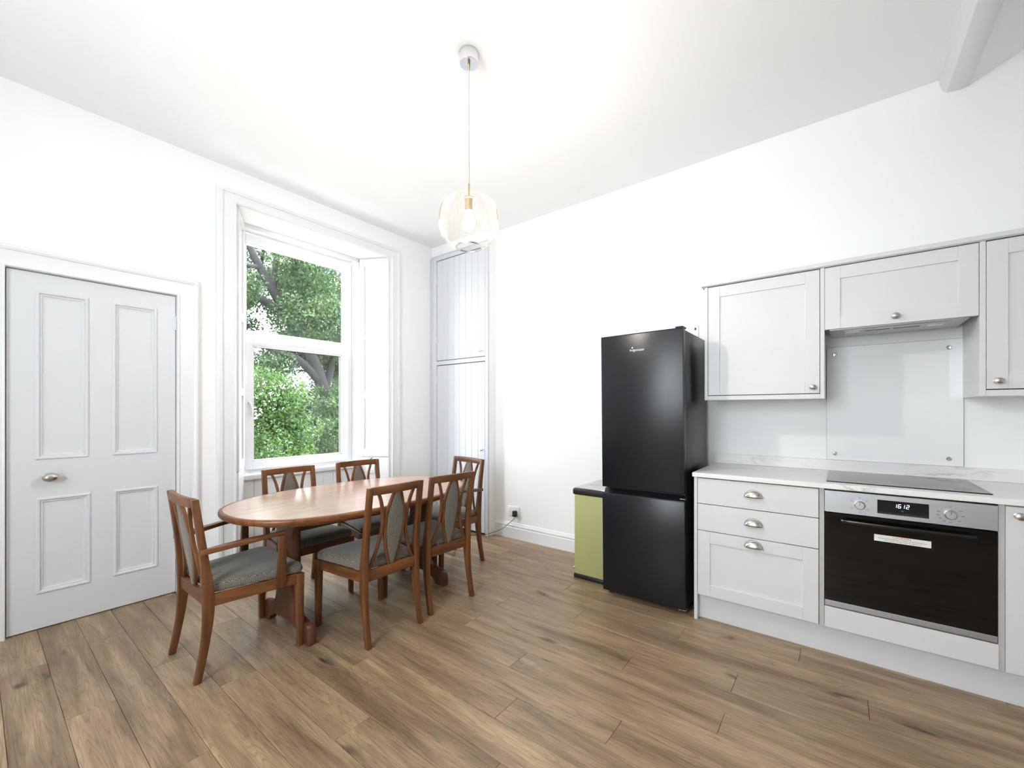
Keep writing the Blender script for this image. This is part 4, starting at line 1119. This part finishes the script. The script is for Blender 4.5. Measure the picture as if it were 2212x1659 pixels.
def make_chair(arms):
    hw_top, hw_foot = (0.190, 0.200) if arms else (0.172, 0.178)
    hf = 0.245 if arms else 0.215            # half width at the front legs
    fyc = 0.222                              # front leg centre
    name = 'carver_chair' if arms else 'dining_chair'
    r = thing(name, '', 'chair')
    hw = lambda z: hw_foot + (hw_top - hw_foot) * z / 0.87
    for s_ in (-1, 1):
        ctrl = [(s_ * hw(z), back_y(z), z) for z in (0.0, 0.10, 0.20, 0.32, 0.42, 0.55, 0.70, 0.865)]
        pts = smooth_pts(ctrl, 22)
        sz = []
        for p in pts:
            z = p.z
            dep = 0.015 + 0.009 * math.exp(-((z - 0.38) / 0.16) ** 2)
            sz.append((0.0145 + 0.0015 * math.exp(-((z - 0.38) / 0.2) ** 2), dep))
        t = B(); t.sweep(pts, sz, (1, 0, 0), (0, 1, 0), 0.004); t.build('rear_leg', M_tz, r, smooth=40)
    for s_ in (-1, 1):
        t = B(); t.sweep([(s_ * (hf + 0.002), fyc + 0.002, 0), (s_ * hf, fyc, 0.395)], [(0.0135, 0.0145), (0.019, 0.020)], (1, 0, 0), (0, 1, 0), 0.004); t.build('front_leg', M_tz, r, smooth=40)
    # seat rails
    t = B(); t.box((-hf + 0.018, fyc - 0.010, 0.345), (hf - 0.018, fyc + 0.012, 0.398), 0.003); t.build('front_rail', M_tx, r)
    for s_ in (-1, 1):
        t = B(); t.sweep([(s_ * hw(0.37), back_y(0.37) + 0.01, 0.370), (s_ * hf, fyc - 0.018, 0.370)], (0.011, 0.028), (1, 0, 0), (0, 0, 1), 0.003); t.build('side_rail', M_ty, r)
    t = B(); t.box((-hw(0.37) + 0.012, back_y(0.37) - 0.013, 0.343), (hw(0.37) - 0.012, back_y(0.37) + 0.012, 0.402), 0.003); t.build('back_rail', M_tx, r)
    # top rail, gently bowed backwards
    pts = [(x_, back_y(0.845) - 0.016 * (1 - (x_ / hw_top) ** 2), 0.8445) for x_ in [hw_top * (-1 + 2 * i / 12) * 0.93 for i in range(13)]]
    t = B(); t.sweep(pts, (0.0125, 0.0225), (0, 1, 0), (0, 0, 1), 0.005); t.build('top_rail', M_tx, r, smooth=40)
    # slats: inner pair forms the almond, outer pair bows towards it
    k = hw_top / 0.172
    def bowed(x_, z): return back_y(z) - 0.014 * (1 - (x_ / hw_top) ** 2) * max(0, (z - 0.40) / 0.45)
    inner = [(0.40, 0.012), (0.47, 0.036), (0.55, 0.054), (0.63, 0.062), (0.70, 0.058), (0.77, 0.041), (0.825, 0.022)]
    outer = [(0.40, 0.148), (0.47, 0.118), (0.55, 0.093), (0.63, 0.0805), (0.70, 0.084), (0.77, 0.098), (0.825, 0.118)]
    for s_ in (-1, 1):
        for tab, nm in ((inner, 'inner_slat'), (outer, 'outer_slat')):
            ctrl = [(s_ * x_ * k, bowed(x_ * k, z), z) for z, x_ in tab]
            t = B(); t.sweep(smooth_pts(ctrl, 20), (0.0085, 0.008), (1, 0, 0), (0, 1, 0), 0.0025); t.build(nm, M_tz, r, smooth=40)
    # upholstered almond panel
    zs = [0.405 + (0.822 - 0.405) * i / 16 for i in range(17)]
    ctrl = [(x_ * k, 0, z) for z, x_ in inner]
    sp_ = smooth_pts(ctrl, 60)
    def wid(z): return min(sp_, key=lambda p: abs(p.z - z)).x - 0.007
    rings = []
    for z in zs:
        w_ = max(wid(z), 0.003); row = []
        for i in range(16):
            th = 2 * PI * i / 16
            c, sn = math.cos(th), math.sin(th)
            row.append((w_ * math.copysign(abs(c) ** 0.7, c), bowed(0, z) + 0.012 * math.copysign(abs(sn) ** 0.7, sn), z))
        rings.append(row)
    t = B(); t.loft(rings); t.build('back_pad', M_fback, r, smooth=60)
    # seat cushion: rounded trapezoid
    rear_w, front_w = hw(0.42) - 0.006, hf + 0.016
    yb, yf = back_y(0.42) + 0.016, fyc + 0.026
    corners = [(-rear_w, yb, 0.012), (rear_w, yb, 0.012), (front_w, yf, 0.05), (-front_w, yf, 0.05)]
    outl = []
    for i, (cx_, cy_, rr) in enumerate(corners):
        p = Vector((cx_, cy_)); a = Vector(corners[i - 1][:2]); b_ = Vector(corners[(i + 1) % 4][:2])
        da, db = (a - p).normalized(), (b_ - p).normalized()
        for q in range(7):
            u = q / 6
            P0, P1, P2 = p + da * rr, p, p + db * rr
            outl.append((1 - u) ** 2 * P0 + 2 * u * (1 - u) * P1 + u * u * P2)
    cen = Vector((0, (yb + yf) / 2))
    rings = []
    for (z, ins) in ((0.399, 0.014), (0.402, 0.004), (0.412, 0.0), (0.428, 0.001), (0.440, 0.010), (0.448, 0.026), (0.453, 0.055), (0.4565, 0.10), (0.458, 0.16)):
        row = []
        for p in outl:
            d_ = cen - p
            row.append(tuple(p + d_ * min(ins / max(d_.length, 1e-4), 0.95)) + (z,))
        rings.append(row)
    t = B(); t.loft(rings); t.build('seat', M_fseat, r, smooth=60)
    if arms:
        for s_ in (-1, 1):
            ay = 0.125
            xr = hf + 0.006 - 0.02
            pr = [(s_ * (hf - 0.005), ay, 0.345), (s_ * (hf + 0.003), ay, 0.40), (s_ * (hf + 0.004), ay + 0.004, 0.50), (s_ * (hf + 0.002), ay + 0.006, 0.622)]
            t = B(); t.sweep(smooth_pts(pr, 12), [(0.013, 0.026 - 0.009 * i / 12) for i in range(13)], (1, 0, 0), (0, 1, 0), 0.004); t.build('arm_post', M_tz, r, smooth=40)
            pa = [(s_ * (hw(0.6) + 0.022), back_y(0.6) - 0.016, 0.612), (s_ * (hw(0.6) + 0.026), back_y(0.6) + 0.08, 0.620), (s_ * (hf + 0.000), 0.02, 0.632), (s_ * (hf + 0.004), 0.150, 0.634)]
            t = B(); t.sweep(smooth_pts(pa, 16), [(0.010 + 0.012 * math.sin(PI * min(1, i / 13)) , 0.0125 - 0.002 * i / 16) for i in range(17)], (1, 0, 0), (0, 0, 1), 0.004); t.build('armrest', M_ty, r, smooth=40)
    return r

def copy_tree(root):
    c = root.copy(); COL.objects.link(c)
    for ch in root.children:
        q = ch.copy(); COL.objects.link(q); q.parent = c
        for g_ in ch.children:
            w_ = g_.copy(); COL.objects.link(w_); w_.parent = q
    return c
ch0, ca0 = make_chair(False), make_chair(True)
GRP = 'teak chairs around the oval dining table'
SEATS = [
    (ch0, (1.494, 2.232), 0, 'armless teak dining chair on the kitchen side, beside the carver at the panelled door'),
    (None, (1.967, 2.250), -3, 'armless teak dining chair on the kitchen side, nearer the carver by the tall cupboard'),
    (None, (1.445, 2.965), 180, 'armless teak dining chair backing onto the window, at the panelled door end'),
    (None, (1.977, 2.945), 176, 'armless teak dining chair backing onto the window, at the tall cupboard end')]
for src, (x_, y_), rz, lab in SEATS:
    o = src or copy_tree(ch0)
    o.location = (x_, y_, 0); o.rotation_euler = (0, 0, math.radians(rz)); o['label'] = lab; o['group'] = GRP
CARV = [(ca0, (0.886, 2.580), -90, 'teak carver chair with wooden arms at the table end facing away from the panelled door'),
        (None, (2.490, 2.640), 82, 'teak carver chair with wooden arms at the table end in front of the tall cupboard')]
for src, (x_, y_), rz, lab in CARV:
    o = src or copy_tree(ca0)
    o.location = (x_, y_, 0); o.rotation_euler = (0, 0, math.radians(rz)); o['label'] = lab; o['group'] = GRP

# ------------------------------------------------------------------ garden
GZ = -0.7
t = B(); t.box((-25, 4.3, GZ - 0.1), (40, 60, GZ))
tag(t.build('lawn', M_lawn), 'green lawn outside the window', 'lawn', kind='structure')
t = B(); t.box((-25, 4.3, GZ), (40, 6.3, GZ + 0.012))  # pale paving added below the sill to throw daylight up onto the ceiling
tag(t.build('reflector', M_gravel), 'added pale daylight-bouncing terrace along the house wall under the window', 'reflector', kind='structure')
t = B(); t.box((-25, 12.2, GZ), (40, 13.4, GZ + 0.01))
tag(t.build('path', M_gravel), 'pale path crossing the lawn behind the shrubs', 'path', kind='structure')

def leaves(name, centres, count, size, material, parent, seed):
    """clustered leaf blades: each a folded four-corner blade"""
    rg = np.random.default_rng(seed)
    C = np.array([c[:3] for c in centres]); R = np.array([c[3] for c in centres])
    w_ = R ** 2.2; w_ /= w_.sum()
    idx = rg.choice(len(C), count, p=w_)
    d_ = rg.normal(size=(count, 3)); d_ /= np.linalg.norm(d_, axis=1)[:, None]
    rad = rg.random(count) ** 0.45
    P = C[idx] + d_ * (R[idx] * rad)[:, None] * np.array([1.0, 1.0, 0.8])
    ax = rg.normal(size=(count, 3)) + np.array([0, 0, -0.35]); ax /= np.linalg.norm(ax, axis=1)[:, None]
    nn_ = rg.normal(size=(count, 3)) * 0.8 + np.array([0, -0.3, 0.9])
    sd = np.cross(ax, nn_); sd /= np.linalg.norm(sd, axis=1)[:, None] + 1e-9
    up = np.cross(sd, ax)
    s_ = size * (0.6 + 0.8 * rg.random(count))[:, None]
    a = P; b_ = P + ax * s_ * 0.5 + sd * s_ * 0.28 + up * s_ * 0.08; c = P + ax * s_; e = P + ax * s_ * 0.5 - sd * s_ * 0.28 + up * s_ * 0.08
    V = np.stack([a, b_, c, e], 1).reshape(-1, 3)
    org = np.array(root_origin(parent)); V = V - org
    F = np.arange(count * 4).reshape(-1, 4)
    F = np.concatenate([F[:, [0, 1, 2]], F[:, [0, 2, 3]]])
    me = bpy.data.meshes.new(name)
    me.from_pydata(V.tolist(), [], F.tolist())
    me.materials.append(material)
    o = bpy.data.objects.new(name, me); COL.objects.link(o); o.parent = parent
    o['kind'] = 'stuff'
    return o

def tree(name, label, base, limbs, clumps, count, size, material, seed, cat='tree'):
    r = thing(name, label, cat, base, group='trees and shrubs outside the window')
    for i, (pts, r0, r1) in enumerate(limbs):
        P = smooth_pts(pts, 14)
        t = B(); t.tube(P, [r0 + (r1 - r0) * q / 14 for q in range(15)], 10); t.build('trunk' if i == 0 else 'branch', M_bark, r, smooth=60)
    leaves('foliage', clumps, count, size, material, r, seed)
    return r
rg = random.Random(5)
def cloud(n, x0, x1, y0, y1, z0, z1, r0, r1):
    return [(rg.uniform(x0, x1), rg.uniform(y0, y1), rg.uniform(z0, z1), rg.uniform(r0, r1)) for _ in range(n)]
# big tree: trunk at the cupboard side of the view, leaning limb to the other
b0 = (4.95, 9.0, GZ)
tree('garden_tree', 'large tree with dark leaning trunk close to the window', b0,
     [([b0, (4.88, 9.0, 0.9), (4.72, 9.0, 2.0), (4.25, 9.0, 2.9), (3.75, 9.0, 3.7), (3.3, 9.0, 4.5), (3.0, 8.9, 5.3)], 0.18, 0.045),
      ([(4.74, 9.0, 1.9), (4.2, 8.9, 2.35), (3.6, 8.8, 2.5), (2.9, 8.7, 2.9)], 0.10, 0.03),
      ([(4.0, 9.0, 3.3), (3.4, 8.9, 3.5), (2.8, 8.8, 3.9), (2.3, 8.7, 4.4)], 0.09, 0.03),
      ([(3.75, 9.0, 3.7), (3.8, 9.0, 4.3), (3.95, 9.0, 4.8), (3.9, 9.0, 5.4)], 0.07, 0.03),
      ([(4.8, 9.0, 1.6), (5.2, 9.1, 2.9), (5.5, 9.0, 3.9), (5.6, 9.0, 5.0)], 0.09, 0.03),
      ([(3.5, 9.0, 4.1), (3.1, 8.9, 4.1), (2.7, 8.8, 4.5), (2.4, 8.8, 5.1)], 0.05, 0.015),
      ([(3.35, 8.9, 3.55), (3.1, 8.8, 3.2), (2.8, 8.7, 3.15), (2.5, 8.6, 3.35)], 0.045, 0.012),
      ([(3.3, 9.0, 4.5), (3.45, 9.0, 4.8), (3.5, 9.0, 5.2)], 0.05, 0.02),
      ([(4.2, 8.9, 2.35), (3.9, 8.8, 2.0), (3.5, 8.7, 1.8)], 0.04, 0.012)],
     cloud(26, 4.0, 7.0, 8.0, 9.8, 2.5, 4.9, 0.3, 0.65) + cloud(16, 2.2, 4.2, 8.4, 9.8, 2.8, 4.9, 0.2, 0.45) + cloud(8, 3.6, 6.2, 8.4, 9.8, 1.7, 2.7, 0.3, 0.45) + cloud(9, 4.2, 5.6, 8.3, 8.8, 0.5, 2.4, 0.14, 0.28),
     64000, 0.064, M_leaf, 11)
b1 = (3.3, 11.8, GZ)
tree('garden_tree', 'darker spreading tree further out behind the leaning trunk', b1,
     [([b1, (3.35, 11.8, 0.8), (3.25, 11.8, 2.4), (2.9, 11.8, 3.8), (2.7, 11.8, 5.4)], 0.20, 0.06),
      ([(3.3, 11.8, 2.2), (3.9, 11.7, 3.2), (4.4, 11.6, 4.2), (4.6, 11.6, 5.4)], 0.11, 0.04),
      ([(3.2, 11.8, 2.7), (2.6, 11.7, 3.5), (2.2, 11.6, 4.6)], 0.08, 0.03)],
     cloud(16, 2.4, 6.4, 11.0, 12.6, 2.6, 5.6, 0.35, 0.7) + cloud(18, 2.8, 7.6, 11.0, 12.6, 0.2, 2.8, 0.45, 0.8), 36000, 0.08, M_leafd, 12)
b2 = (8.3, 14.6, GZ)
tree('garden_tree', 'rounded tree standing behind the shrubs at the cupboard side', b2,
     [([b2, (8.3, 14.6, 1.5), (8.2, 14.6, 3.0), (8.0, 14.6, 4.8)], 0.22, 0.08)],
     cloud(26, 6.4, 10.2, 13.8, 15.6, 0.4, 5.8, 0.6, 1.0), 14000, 0.15, M_leafd, 13)
b_screen = (-0.9, 10.2, GZ)  # tree added out of view to hold back direct sky at the window
tree('garden_tree', 'added unseen sky-screening tree on the lawn at the panelled door side of the garden', b_screen,
     [([b_screen, (-0.9, 10.2, 0.9), (-0.8, 10.2, 2.4), (-0.6, 10.2, 4.4)], 0.2, 0.06),
      ([(-0.85, 10.2, 1.8), (-1.7, 10.2, 3.0), (-2.1, 10.2, 4.4)], 0.1, 0.03)],
     cloud(30, -3.0, 0.9, 9.2, 11.2, 1.4, 5.6, 0.5, 0.9), 12000, 0.13, M_leaf, 14)
for i, (bx_, by_, rr, hh, cnt, mm, lab) in enumerate((
        (2.65, 6.5, 0.55, 1.75, 9000, M_leafl, 'bright green leafy shrub below the leaning trunk'),
        (3.95, 7.25, 0.55, 1.60, 9000, M_leaf, 'mid green dense shrub under the window beside the trunk'),
        (5.45, 7.0, 0.50, 1.30, 7000, M_leafd, 'dark green low shrub at the foot of the trunk'),
        (3.5, 10.0, 0.9, 1.5, 7000, M_leafl, 'yellow green shrub on the lawn behind the leafy shrubs'),
        (1.7, 8.1, 0.6, 1.7, 7000, M_leaf, 'loose mid green shrub at the sash handle side'))):
    bb = (bx_, by_, GZ)
    tree('garden_shrub', lab, bb,
         [([bb, (bx_ + 0.05, by_, GZ + 0.6), (bx_ - 0.1, by_, GZ + 1.2), (bx_ + 0.15, by_ - 0.05, GZ + hh + 0.5)], 0.035, 0.010),
          ([(bx_ + 0.03, by_, GZ + 0.3), (bx_ + 0.3, by_ + 0.05, GZ + 0.9), (bx_ + 0.55, by_, GZ + hh + 0.2)], 0.025, 0.008),
          ([(bx_ + 0.03, by_, GZ + 0.3), (bx_ - 0.3, by_, GZ + 1.0), (bx_ - 0.5, by_ - 0.1, GZ + hh)], 0.025, 0.008)],
         cloud(16, bx_ - rr, bx_ + rr, by_ - 0.35, by_ + 0.35, GZ + 0.35, GZ + hh + 0.6, 0.22, 0.42), int(cnt * 1.35), 0.054, mm, 30 + i, 'shrub')
